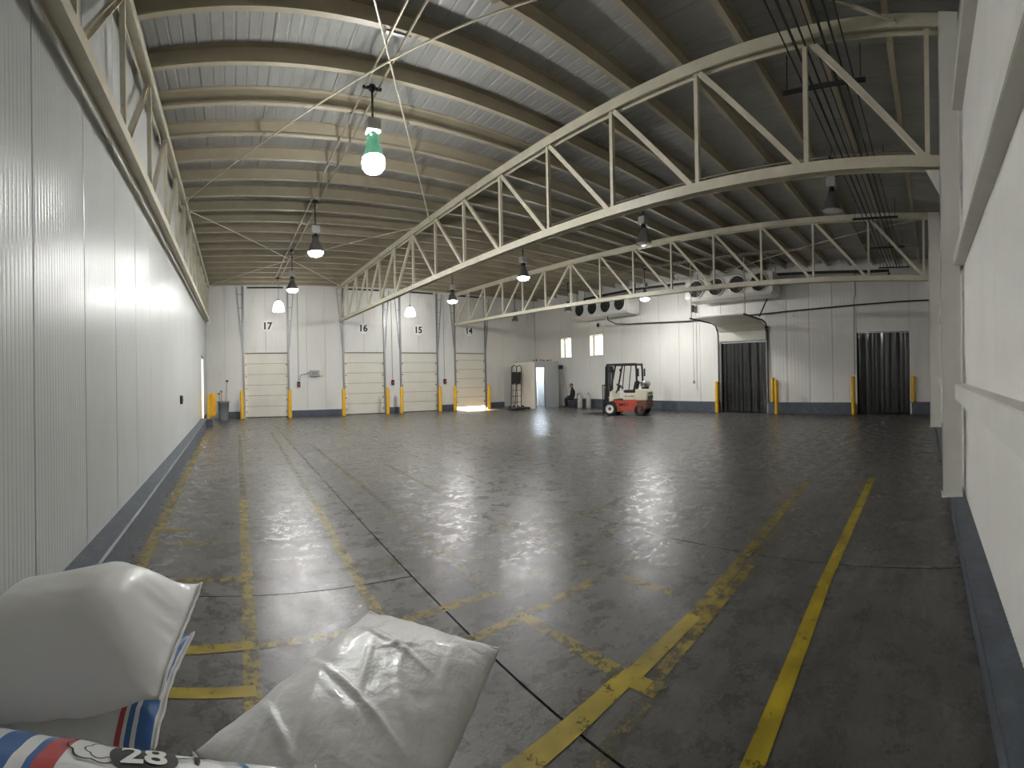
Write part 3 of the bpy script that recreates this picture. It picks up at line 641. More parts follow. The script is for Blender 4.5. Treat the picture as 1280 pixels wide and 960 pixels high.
# roof bracing rods
def rod(p, q, label, grp='roof bracing rods'):
    root = thing('bracing_rod', label, 'rod', p, group=grp); p = Vector(p); q = Vector(q)
    MB().tube([p, q], 0.013, 6).build('rod', 'truss', root)
    d = (q - p).normalized()
    MB().tube([q - d * 0.5, q - d * 0.2], 0.024, 8).build('turnbuckle', 'truss', root)
    for e in (p, q): MB().lathe([(0, -0.03), (0.035, -0.03), (0.035, 0.03), (0, 0.03)], e, 10).build('rod_end', 'truss', root)
rod((-0.98, 10.2, zp(10.2) - 0.10), (5.13, 0.42, zp(0.42) - 0.09), 'pale bracing rod crossing the roof behind the green glass lamp')
rod((-0.98, 0.12, zp(0.12) - 0.07), (5.12, 10.65, zp(10.65) - 0.10), 'pale bracing rod dropping to the middle of the nearer truss')
rod((-0.98, 10.9, zp(10.9) - 0.10), (5.12, 20.4, zp(20.4) - 0.10), 'thin bracing rod near the dock end, sloping from the wall truss')
rod((5.12, 11.3, zp(11.3) - 0.10), (-0.98, 20.4, zp(20.4) - 0.10), 'thin bracing rod near the dock end, sloping from the nearer truss')
rod((17.1, 9.6, zp(9.6) - 0.12), (11.72, 0.36, zp(0.36) - 0.12), 'pale bracing rod reaching the top of the far column')

# ================================================================ DOCK WALL FITTINGS
for X_, l in ((3.18, 'grey drop cable with hand switch next to the control box'), (7.98, 'grey drop cable with hand switch in the narrow gap of the middle doors'), (10.95, 'grey drop cable with hand switch before the slightly raised door')):
    root = thing('drop_cable', l, 'cable', (X_, DY, 1.5), group='dock door drop cables')
    MB().tube([(X_, DY - 0.02, zp(DY) - 0.1), (X_, DY - 0.02, 1.65)], 0.013, 6).build('cable', 'galv', root)
    MB().box(X_ - 0.07, X_ + 0.07, DY - 0.12, DY - 0.005, 1.42, 1.68).build('switch', 'dark', root, bevel=0.012)
    MB().box(X_ - 0.03, X_ + 0.03, DY - 0.14, DY - 0.11, 1.48, 1.60).build('push_button', 'red', root)
cb = thing('control_box', 'grey metal control box with cable between doors 17 and 16', 'control box', (4.0, DY, 1.9))
MB().box(3.72, 4.18, DY - 0.16, DY - 0.004, 1.92, 2.22).build('enclosure', 'ballast', cb, bevel=0.012); MB().box(4.19, 4.34, DY - 0.12, DY - 0.004, 1.96, 2.24).build('side_box', 'cream', cb, bevel=0.01)
MB().tube([(3.72, DY - 0.05, 2.1), (3.5, DY - 0.04, 2.03), (3.3, DY - 0.05, 2.0), (3.22, DY - 0.06, 1.75)], 0.012, 6).build('cable', 'dark', cb)
MB().box(3.80, 4.1, DY - 0.168, DY - 0.158, 1.97, 2.17).build('lid', 'galv', cb)
sw = thing('wall_switch', 'small dark switch box on the white ribbed wall', 'switch', (LX, 10.6, 1.27))
MB().box(LX - 0.003, LX + 0.05, 10.45, 10.70, 1.18, 1.38).build('box', 'dark', sw, bevel=0.01); MB().box(LX + 0.05, LX + 0.06, 10.50, 10.56, 1.24, 1.32).build('rocker', 'grey', sw); MB().box(LX + 0.05, LX + 0.06, 10.60, 10.66, 1.24, 1.32).build('rocker', 'grey', sw)
# open side door in the left wall: frame and leaf swung outward
ld = bpy.data.objects.new('door_7', None); COL.objects.link(ld); ld.location = (LX, 18.3, 0); struct(ld, 'open side door letting daylight in beside the yellow guard')
MB().box(LX - 0.2, LX + 0.015, 17.66, 17.72, 0, 2.76).build('door_frame', 'white', ld); MB().box(LX - 0.2, LX + 0.015, 18.88, 18.94, 0, 2.76).build('door_frame', 'white', ld); MB().box(LX - 0.2, LX + 0.015, 17.66, 18.94, 2.72, 2.78).build('door_frame', 'dark', ld)
lf = MB().box(LX - 1.35, LX - 0.2, 18.93, 18.98, 0.02, 2.70).build('door_leaf', 'white', ld)
MB().tube([(LX - 1.2, 18.9, 1.2), (LX - 1.2, 18.87, 1.2), (LX - 1.05, 18.87, 1.2)], 0.012, 6).build('handle', 'galv', lf)
yg = thing('door_guard', 'bent yellow steel guard plates standing beside the open side door', 'guard', (-0.92, 18.0, 0))
MB().box(-1.0, -0.985 + 0.10, 17.42, 17.47, 0.22, 1.22).build('guard_plate', 'yellow', yg, bevel=0.006)
MB().box(-0.90, -0.885, 17.42, 18.9, 0.30, 1.26).build('guard_plate', 'yellow', yg, bevel=0.005)
MB().box(-0.90, -0.72, 18.88, 18.93, 0.30, 1.26).build('guard_plate', 'yellow', yg, bevel=0.006)
for yv in (17.55, 18.75): MB().box(-0.97, -0.90, yv, yv + 0.07, 0, 1.1).build('post', 'dark', yg)
wb = thing('waste_bin', 'grey waste bin holding broom handles in the dock corner', 'bin', (-0.42, 20.15, 0))
MB().lathe([(0, 0.012), (0.19, 0.012), (0.20, 0), (0.205, 0.02), (0.255, 0.80), (0.275, 0.80), (0.275, 0.83), (0.245, 0.83), (0.195, 0.03), (0, 0.03)], (-0.42, 20.15, 0), 20).build('body', 'grey', wb, smooth=True)
MB().lathe([(0.27, 0.78), (0.285, 0.80), (0.285, 0.84), (0.27, 0.85)], (-0.42, 20.15, 0), 20).build('rim', 'grey', wb)
for i, (x0, y0, x1, y1, h, m, l) in enumerate([(-0.45, 20.1, -0.62, 20.2, 1.15, 'wood', 'short brown broom handle leaning in the grey bin'), (-0.47, 20.22, -0.52, 20.34, 1.25, 'wood', 'longer brown broom handle leaning in the grey bin'), (-0.36, 20.1, -0.24, 20.22, 1.72, 'galv', 'long thin grey squeegee pole standing in the bin')]):
    root = thing('broom', l, 'broom', (x0, y0, 0.04), group='brooms in the bin')
    MB().tube([(x0, y0, 0.04), (x1, y1, h)], 0.016, 8).build('handle', m, root)
    MB().box(x1 - 0.06, x1 + 0.06, y1 - 0.03, y1 + 0.03, h - 0.01, h + 0.08).build('head', 'wood' if m == 'wood' else 'dark', root, bevel=0.01)
kbx = tag(MB().box(-1.02, -0.78, 16.9, 17.35, 0, 0.30).build('floor_block', 'kerb', bevel=0.02), 'dark blue block at the end of the kerb by the yellow guard', 'block')

# ================================================================ BOOTH IN THE CORNER
bt = thing('booth', 'grey and tan corner booth with an open lit doorway', 'booth', (14.8, 18.45, 0))
BX0, BX1, BY0, BY1, BH = 14.80, 16.48, 18.45, 20.25, 2.50
MB().box(BX0, BX0 + 0.05, BY0, BY1, 0, BH).build('side_panel', 'board', bt, bevel=0.004)
fp = MB()
for p, q, a, b in rects(BX0 + 0.05, BX1, 0, BH, [(14.93, 15.52, -0.1, 2.20)]): fp.box(p, q, BY0 - 0.002, BY0 + 0.05, a, b)
fp.build('front_panel', 'booth', bt)
MB().box(BX1, BX1 + 0.05, BY0, BY1, 0, BH).build('side_panel', 'booth', bt)
MB().box(BX0, BX1 + 0.05, BY0, BY1, BH, BH + 0.05).build('roof_panel', 'booth', bt)
MB().box(BX0 + 0.05, BX1, BY1 - 0.05, BY1, 0, BH).build('back_panel', 'white', bt)
MB().box(BX0 + 0.055, BX1 - 0.005, BY0 + 0.3, BY0 + 0.31, 2.34, 2.42).build('lining_strip', 'white', bt)
df = MB().box(14.90, 14.93, BY0 - 0.02, BY0 + 0.06, 0, 2.23).box(15.52, 15.55, BY0 - 0.02, BY0 + 0.06, 0, 2.23).box(14.90, 15.55, BY0 - 0.02, BY0 + 0.06, 2.20, 2.24).build('door_frame', 'galv', bt)
MB().tube([(15.0, 19.3, 2.42), (16.3, 19.3, 2.42)], 0.025, 8).build('daylight_stand_in_tube', 'tube', bt)  # added tube, stands in for daylight behind the booth doorway
MB().box(14.95, 16.35, 19.25, 19.35, 2.43, 2.50).build('stand_in_tube_holder', 'white', bt)  # holder made up for the added tube
st = thing('cabinet', 'small grey cabinet seen through the booth doorway', 'cabinet', (15.2, 19.8, 0))
MB().box(15.0, 15.45, 19.6, 20.1, 0.0, 0.55).build('body', 'kerb', st, bevel=0.01); MB().box(15.05, 15.35, 19.7, 20.05, 0.55, 1.05).build('upper_box', 'ballast', st, bevel=0.02); MB().box(15.02, 15.43, 19.59, 19.6, 0.05, 0.5).build('door', 'grey', st)
for i in range(6):
    x0 = 14.9 + 0.25 * i; tag(MB().lathe([(0.0, 0.0), (0.05, 0.0), (0.055, 0.03), (0.03, 0.05), (0.03, 0.06 + 0.02 * (i % 3)), (0, 0.07 + 0.02 * (i % 3))], (x0, 18.6 + 0.05 * (i % 2), BH + 0.05), 10).build('tin', ('rust', 'dark', 'red')[i % 3]), ('brown', 'black', 'red')[i % 3] + ' small tin on the booth roof, ' + ('first', 'second', 'third', 'fourth', 'fifth', 'sixth')[i] + ' from the tan panel', 'tin', 'small tins along the booth roof')
# hand pallet trucks leaning by the booth
def pallet_truck(x, y, lean, label):
    root = thing('hand_truck', label, 'hand truck', (x, y, 0), group='hand trucks beside the booth')
    t = Vector((x + 0.28, y + lean, 2.25)); b_ = Vector((x, y, 0.10)); side = Vector((-0.10, 0.14, 0))
    for s_ in (-1, 1): MB().tube([b_ + side * s_, t + side * s_ * 0.8], 0.024, 8).build('rail', 'dark', root)
    for i in range(6):
        p = b_.lerp(t, 0.12 + 0.15 * i); MB().tube([p + side, p - side], 0.014, 6).build('crossbar', 'dark', root)
    MB().tube([t + side * 0.8, t + Vector((0.05, 0.02, 0.09)), t - side * 0.8], 0.022, 8).build('handle', 'black', root)
    MB().bar(b_.lerp(t, 0.58) + Vector((-0.03, 0, 0)), b_.lerp(t, 0.86) + Vector((-0.03, 0, 0)), 0.30, 0.10, up=(1, 0, 0)).build('motor_cover', 'black', root)
    for s_ in (-1, 1): MB().lathe([(0, -0.03), (0.09, -0.03), (0.10, 0), (0.09, 0.03), (0, 0.03)], b_ + side * s_ * 1.4, 14, 'x').build('wheel', 'black', root)
    MB().bar(b_ + Vector((-0.35, -0.02, -0.07)), b_ + Vector((0.02, 0, -0.07)), 0.34, 0.03).build('toe_plate', 'dark', root)
pallet_truck(14.27, 19.2, 0.25, 'tall black hand truck leaning by the booth, nearer the tan panel')
pallet_truck(13.83, 18.98, 0.30, 'tall black hand truck leaning by the booth, nearer door 14')
fpt = thing('floor_scale', 'low dark platform scale on the floor before the booth', 'scale', (13.9, 18.6, 0))
MB().box(13.45, 14.35, 18.25, 18.85, 0.03, 0.13).build('platform', 'dark', fpt, bevel=0.015)
for dx in (13.5, 14.3):
    for dy in (18.3, 18.8): MB().lathe([(0, 0.03), (0.035, 0.03), (0.035, 0), (0, 0)], (dx, dy, 0), 10).build('foot', 'black', fpt)
for i, (x0, l) in enumerate(((16.58, 'long pole leaning against the booth, beside the grey panel'), (16.72, 'long pole leaning by the booth, farther from the grey panel'))):
    root = thing('leaning_pole', l, 'pole', (x0 + 0.3, 18.2, 0), group='poles leaning by the booth')
    MB().tube([(x0 + 0.32, 18.1, 0.0), (x0, 18.40, 2.22)], 0.016, 6).build('shaft', 'galv', root); MB().box(x0 - 0.07, x0 + 0.07, 18.34, 18.44, 2.10, 2.32).build('head', 'dark', root, bevel=0.02)

# ================================================================ GAS CYLINDERS, PERSON
def gas(x, y, label):
    root = thing('gas_cylinder', label, 'gas cylinder', (x, y, 0), group='gas cylinders by the wall')
    MB().lathe([(0, 0.0), (0.11, 0.0), (0.13, 0.03), (0.13, 0.56), (0.11, 0.64), (0.05, 0.69), (0.03, 0.70), (0, 0.70)], (x, y, 0), 18).build('body', 'gas', root, smooth=True)
    MB().lathe([(0.075, 0.68), (0.08, 0.68), (0.08, 0.82), (0.075, 0.82), (0.075, 0.68)], (x, y, 0), 14).build('collar', 'gas', root)
    MB().lathe([(0, 0.78), (0.022, 0.78), (0.025, 0.70), (0, 0.69)], (x, y, 0), 10).build('valve', 'dark', root)
gas(16.42, 16.68, 'grey gas cylinder standing nearer the seated person'); gas(16.62, 16.25, 'grey gas cylinder with collar, nearer the forklift')
def skin_mesh(name, verts, edges, radii, m, parent, sub=2, root=0):
    me = bpy.data.meshes.new(name); me.from_pydata(verts, edges, [])
    o = link(name, me); md = o.modifiers.new('s', 'SKIN'); md.use_smooth_shade = True
    for i, r in enumerate(radii): me.skin_vertices[0].data[i].radius = (r, r) if not isinstance(r, tuple) else r; me.skin_vertices[0].data[i].use_root = i == root
    o.modifiers.new('d', 'SUBSURF').levels = sub; o.modifiers['d'].render_levels = sub
    bpy.context.view_layer.update()
    nm = bpy.data.meshes.new_from_object(o.evaluated_get(bpy.context.evaluated_depsgraph_get())); bpy.data.objects.remove(o)
    nm.materials.clear(); nm.materials.append(M[m])
    for p in nm.polygons: p.use_smooth = True
    r = bpy.data.objects.new(name, nm); COL.objects.link(r); r.parent = parent; return r
pz = thing('person', 'person in black clothes sitting against the rear wall', 'person', (16.45, 17.25, 0), math.radians(136))
# local: +x is where the person faces
V = [(0, 0, .50), (0, 0, .66), (0.0, 0, .86), (0.01, 0, 1.0), (0.03, 0, 1.07), (0.05, 0, 1.13), (0.055, 0, 1.20),
     (0.04, 0.10, .50), (0.40, 0.12, .52), (0.40, 0.12, .28), (0.38, 0.12, .09), (0.50, 0.13, .04),
     (0.04, -0.10, .50), (0.38, -0.13, .52), (0.34, -0.13, .28), (0.30, -0.13, .09), (0.42, -0.14, .04),
     (0.0, 0.19, .97), (0.05, 0.24, .74), (0.22, 0.16, .60), (0.30, 0.12, .60),
     (0.0, -0.19, .97), (0.05, -0.24, .74), (0.22, -0.16, .60), (0.30, -0.12, .60)]
E_ = [(0, 1), (1, 2), (2, 3), (3, 4), (4, 5), (5, 6), (0, 7), (7, 8), (8, 9), (9, 10), (10, 11), (0, 12), (12, 13), (13, 14), (14, 15), (15, 16), (3, 17), (17, 18), (18, 19), (19, 20), (3, 21), (21, 22), (22, 23), (23, 24)]
Rd = [.14, .14, .16, .13, .055, .06, .09, .10, .075, .06, .045, .04, .10, .075, .06, .045, .04, .07, .055, .04, .035, .07, .055, .04, .035]
body = skin_mesh('body', V, E_, Rd, 'cloth', pz)
hd = MB()
hv = []; n1, n2 = 14, 10
for i in range(n2 + 1):
    ph = math.pi * i / n2
    for k in range(n1):
        th = 2 * math.pi * k / n1; x, y_, z = math.sin(ph) * math.cos(th), math.sin(ph) * math.sin(th), math.cos(ph)
        nose = 0.025 * math.exp(-((y_) ** 2 / 0.03 + (z + 0.1) ** 2 / 0.03)) if x > 0 else 0
        ear = 0.018 * math.exp(-((x + 0.05) ** 2 / 0.02 + (z) ** 2 / 0.05))
        hv.append((0.07 + x * (0.095 - 0.02 * max(0, -z)) + nose, y_ * (0.076 - 0.016 * max(0, -z)) + math.copysign(ear, y_), 1.185 + z * 0.115))
hd.add(hv, [(i * n1 + k, i * n1 + (k + 1) % n1, (i + 1) * n1 + (k + 1) % n1, (i + 1) * n1 + k) for i in range(n2) for k in range(n1)])
local(hd.build('head', 'skin', None, True), pz)
hr = MB(); hr.add([(x - 0.012 if x < 0.13 else x - 0.03, y_ * 1.06, z + 0.012) for x, y_, z in hv[:n1 * 5]], [(i * n1 + k, i * n1 + (k + 1) % n1, (i + 1) * n1 + (k + 1) % n1, (i + 1) * n1 + k) for i in range(4) for k in range(n1)])
local(hr.build('hair', 'black', None, True), pz)
for sy in (1, -1):
    w = Vector((0.30, 0.12 * sy, 0.60)); hv_ = [w, w + Vector((0.05, -0.01 * sy, 0.0))]; ed = [(0, 1)]; rr = [.030, .034]
    for k in range(4):
        b0 = w + Vector((0.08, (-0.035 + 0.02 * k) * 1, 0.004)); i0 = len(hv_); ln = (0.030, 0.036, 0.034, 0.027)[k]
        hv_ += [b0, b0 + Vector((ln, 0, -0.008)), b0 + Vector((ln * 1.6, 0, -0.03))]; ed += [(1, i0), (i0, i0 + 1), (i0 + 1, i0 + 2)]; rr += [.012, .010, .008]
    i0 = len(hv_); hv_ += [w + Vector((0.04, -0.045 * sy, 0)), w + Vector((0.075, -0.065 * sy, -0.01))]; ed += [(0, i0), (i0, i0 + 1)]; rr += [.012, .009]
    skin_mesh('hand', hv_, ed, rr, 'skin', pz, 1)
stl = thing('chair', 'dark red plastic chair under the seated person', 'chair', (16.45, 17.25, 0), math.radians(136))
local(MB().box(-0.20, 0.20, -0.21, 0.21, 0.36, 0.40).build('seat', 'chair', None, bevel=0.015), stl); local(MB().box(-0.26, -0.22, -0.20, 0.20, 0.40, 0.80).build('backrest', 'chair', None, bevel=0.012), stl)
for sx in (-0.18, 0.18):
    for sy in (-0.18, 0.18): local(MB().bar((sx, sy, 0), (sx, sy, 0.37), 0.03, 0.03).build('leg', 'dark'), stl)
local(MB().bar((-0.24, -0.17, 0.35), (-0.24, -0.17, 0.45), 0.03, 0.03).build('back_support', 'dark'), stl); local(MB().bar((-0.24, 0.17, 0.35), (-0.24, 0.17, 0.45), 0.03, 0.03).build('back_support', 'dark'), stl)

# ================================================================ FORKLIFT (local: +x forward, +y its left)
fk = thing('forklift', 'red and cream forklift truck parked facing the dock doors', 'forklift', (14.62, 12.05, 0), math.atan2(0.93, -0.36))
def part(mb, name, m, parent=None, smooth=False, bevel=0): return local(mb.build(name, m, None, smooth, bevel), parent or fk)
ch_ = part(MB().prism([(-0.62, 0.20), (0.30, 0.16), (0.62, 0.22), (0.62, 0.55), (0.42, 0.66), (-0.62, 0.66)], -0.46, 0.46), 'chassis', 'red', bevel=0.02)
for sy in (1, -1): part(MB().prism([(0.28, 0.40), (0.38, 0.60), (0.74, 0.60), (0.86, 0.42), (0.82, 0.40), (0.70, 0.56), (0.42, 0.56), (0.33, 0.38)], sy * 0.56 - 0.09, sy * 0.56 + 0.09), 'mudguard', 'black')
cw = part(MB().prism([(-0.60, 0.22), (-0.98, 0.26), (-1.06, 0.36), (-1.06, 0.64), (-0.60, 0.64)], -0.52, 0.52), 'counterweight', 'rust', bevel=0.04)
part(MB().prism([(-0.55, 0.64), (-1.06, 0.64), (-1.06, 1.00), (-1.00, 1.10), (-0.55, 1.12)], -0.50, 0.50), 'counterweight_hood', 'cream', bevel=0.03)
part(MB().box(-1.075, -1.05, -0.34, 0.34, 0.66, 0.82), 'rear_grille', 'black')
for k in range(4): part(MB().box(-1.085, -1.07, -0.32, 0.32, 0.68 + 0.035 * k, 0.695 + 0.035 * k), 'grille_slat', 'dark')
part(MB().prism([(-0.56, 0.66), (0.02, 0.66), (0.06, 0.90), (0.0, 0.94), (-0.56, 0.94)], -0.44, 0.44), 'engine_cover', 'cream', bevel=0.025)
part(MB().prism([(0.40, 0.64), (0.62, 0.56), (0.56, 1.04), (0.50, 1.08)], -0.46, 0.46), 'dashboard', 'cream', bevel=0.02)
part(MB().box(0.0, 0.46, -0.44, 0.44, 0.64, 0.68), 'floor_plate', 'black')
part(MB().box(-0.44, 0.04, -0.26, 0.26, 0.94, 1.06), 'seat', 'black', bevel=0.03); part(MB().prism([(-0.46, 1.02), (-0.36, 1.02), (-0.46, 1.44), (-0.56, 1.42)], -0.24, 0.24), 'backrest', 'black', bevel=0.03)
wh = MB()
cx = Vector((0.28, 0, 1.22)); ax_ = Vector((-0.55, 0, 0.83)).normalized(); a1 = Vector((0, 1, 0)); b1 = ax_.cross(a1)
wh.tube([cx + (a1 * math.cos(t * .3927) + b1 * math.sin(t * .3927)) * 0.17 for t in range(17)], 0.016, 6)
for t in (0, 2.09, 4.19): wh.tube([cx, cx + (a1 * math.cos(t) + b1 * math.sin(t)) * 0.17], 0.012, 6)
part(wh, 'steering_wheel', 'black', smooth=True); part(MB().tube([cx, cx - ax_ * 0.40], 0.03, 8), 'steering_column', 'black')
for k in range(3): part(MB().tube([(0.42, -0.16 - 0.07 * k, 1.0), (0.36, -0.16 - 0.07 * k, 1.22), (0.34, -0.16 - 0.07 * k, 1.26)], [0.01, 0.01, 0.02], 6), 'lever', 'black')
for sy in (0.44, -0.44):
    part(MB().tube([(0.54, sy, 1.02), (0.30, sy, 2.12)], 0.04, 8), 'guard_post', 'dark'); part(MB().tube([(-0.62, sy, 1.08), (-0.60, sy, 1.9), (-0.58, sy, 2.12)], 0.045, 8), 'guard_post', 'dark')
    part(MB().tube([(0.70, sy, 2.13), (-0.62, sy, 2.13)], 0.045, 8), 'guard_rail', 'dark'); part(MB().tube([(-0.10, sy, 2.10), (0.02, sy, 1.06)], 0.022, 8), 'guard_post', 'dark')
for k in range(8): part(MB().tube([(0.62 - 0.17 * k, -0.44, 2.13), (0.62 - 0.17 * k, 0.44, 2.13)], 0.015, 6), 'guard_bar', 'dark')
for sy in (0.47, -0.47):
    lm = part(MB().lathe([(0, -0.06), (0.05, -0.05), (0.075, 0.02), (0.07, 0.03), (0, 0.03)], (0.40, sy, 1.90), 12, 'x'), 'work_light', 'black', smooth=True)
    local(MB().lathe([(0, 0.032), (0.06, 0.032), (0.06, 0.03)], (0.40, sy, 1.90), 12, 'x').build('lens', 'lens'), lm)
    part(MB().box(-0.72, -0.66, sy - 0.04, sy + 0.04, 1.62, 1.95), 'rear_light', 'black', bevel=0.01)
lpg = part(MB().lathe([(0, -0.36), (0.10, -0.34), (0.15, -0.26), (0.15, 0.26), (0.10, 0.34), (0, 0.36)], (-0.86, 0, 1.30), 16, 'y'), 'gas_tank', 'galv', smooth=True)
part(MB().box(-0.98, -0.72, -0.10, -0.06, 1.10, 1.18), 'tank_cradle', 'dark'); part(MB().box(-0.98, -0.72, 0.06, 0.10, 1.10, 1.18), 'tank_cradle', 'dark')
part(MB().tube([(-0.86, 0.36, 1.3), (-0.80, 0.44, 1.38), (-0.66, 0.40, 1.30), (-0.62, 0.3, 1.1)], 0.02, 6), 'gas_hose', 'black')
for sy in (0.28, -0.28):
    part(MB().extr([(-0.04, -0.07), (0.04, -0.07), (0.04, -0.055), (-0.025, -0.055), (-0.025, 0.055), (0.04, 0.055), (0.04, 0.07), (-0.04, 0.07)], (0.80, sy, 0.10), (0.74, sy, 2.08), up=(1, 0, 0)), 'mast_rail', 'black')
    part(MB().extr([(-0.03, -0.05), (0.03, -0.05), (0.03, 0.05), (-0.03, 0.05)], (0.84, sy * 0.8, 0.12), (0.78, sy * 0.8, 2.04), up=(1, 0, 0)), 'inner_mast_rail', 'dark')
    part(MB().tube([(0.76, sy * 0.62, 0.2), (0.72, sy * 0.62, 1.8)], 0.035, 8), 'lift_cylinder', 'galv')
    part(MB().tube([(0.70, sy, 0.75), (0.40, sy, 0.62)], 0.03, 8), 'tilt_cylinder', 'galv')
for z in (0.22, 1.1, 2.0): part(MB().box(0.72 , 0.80, -0.32, 0.32, z, z + 0.09), 'mast_crossbar', 'black')
for sy in (0.05, -0.05): part(MB().bar((0.84, sy, 0.35), (0.78, sy, 1.98), 0.03, 0.02), 'lift_chain', 'dark')
part(MB().box(0.86, 0.92, -0.48, 0.48, 0.16, 0.26), 'carriage_bar', 'black'); part(MB().box(0.86, 0.92, -0.48, 0.48, 0.46, 0.55), 'carriage_bar', 'black')
for k in range(6): part(MB().box(0.88, 0.91, -0.47 + 0.182 * k, -0.44 + 0.182 * k, 0.5, 1.26), 'backrest_bar', 'dark')
part(MB().box(0.875, 0.915, -0.48, 0.48, 1.25, 1.29), 'backrest_top', 'dark')
for sy in (0.26, -0.26): part(MB().prism([(0.92, 0.62), (0.965, 0.62), (0.975, 0.09), (1.95, 0.05), (1.95, 0.035), (0.92, 0.035)], sy - 0.06, sy + 0.06), 'fork', 'dark')
for x_, r_, w_, yy_ in ((0.55, 0.29, 0.20, 0.50), (-0.72, 0.23, 0.16, 0.44)):
    for sy in (1, -1):
        c = (x_, sy * yy_, r_)
        ty = part(MB().lathe([(r_ * 0.62, -w_ / 2), (r_ * 0.93, -w_ / 2), (r_, -w_ / 2 + 0.03), (r_, w_ / 2 - 0.03), (r_ * 0.93, w_ / 2), (r_ * 0.62, w_ / 2), (r_ * 0.62, -w_ / 2)], c, 24, 'y'), 'tyre', 'black', smooth=False)
        local(MB().lathe([(r_ * 0.63, w_ / 2 - 0.01), (r_ * 0.5, w_ / 2 - 0.03), (r_ * 0.25, w_ / 2 - 0.05), (0, w_ / 2 - 0.05)] if sy > 0 else [(r_ * 0.63, -w_ / 2 + 0.01), (r_ * 0.5, -w_ / 2 + 0.03), (r_ * 0.25, -w_ / 2 + 0.05), (0, -w_ / 2 + 0.05)], c, 20, 'y').build('rim', 'white' if x_ > 0 else 'dark'), ty)
        local(MB().lathe([(r_ * 0.24, sy * (w_ / 2 - 0.049)), (r_ * 0.22, sy * (w_ / 2 - 0.01)), (0, sy * (w_ / 2 - 0.01))], c, 14, 'y').build('hub', 'rust'), ty)
def letters(txt, sz, loc, rot, step):
    for k, chx in enumerate(txt):
        me = text_mesh(chx, sz, 0.002, sz * 0.03); me.materials.append(M['ink']); o = local(link('letter', me), fk)
        o.rotation_euler = rot; o.location = Vector(loc) + Matrix.Rotation(rot[2], 3, 'Z') @ Vector(((k - (len(txt) - 1) / 2) * step, 0, 0))
letters('MW1', 0.19, (-0.05, 0.463, 0.45), (math.pi / 2, 0, math.pi), 0.15)
letters('NISSAN', 0.09, (-0.28, 0.443, 0.80), (math.pi / 2, 0, math.pi), 0.065)
letters('NISSAN', 0.13, (-1.065, 0.0, 0.92), (math.pi / 2, 0, -math.pi / 2), 0.10)
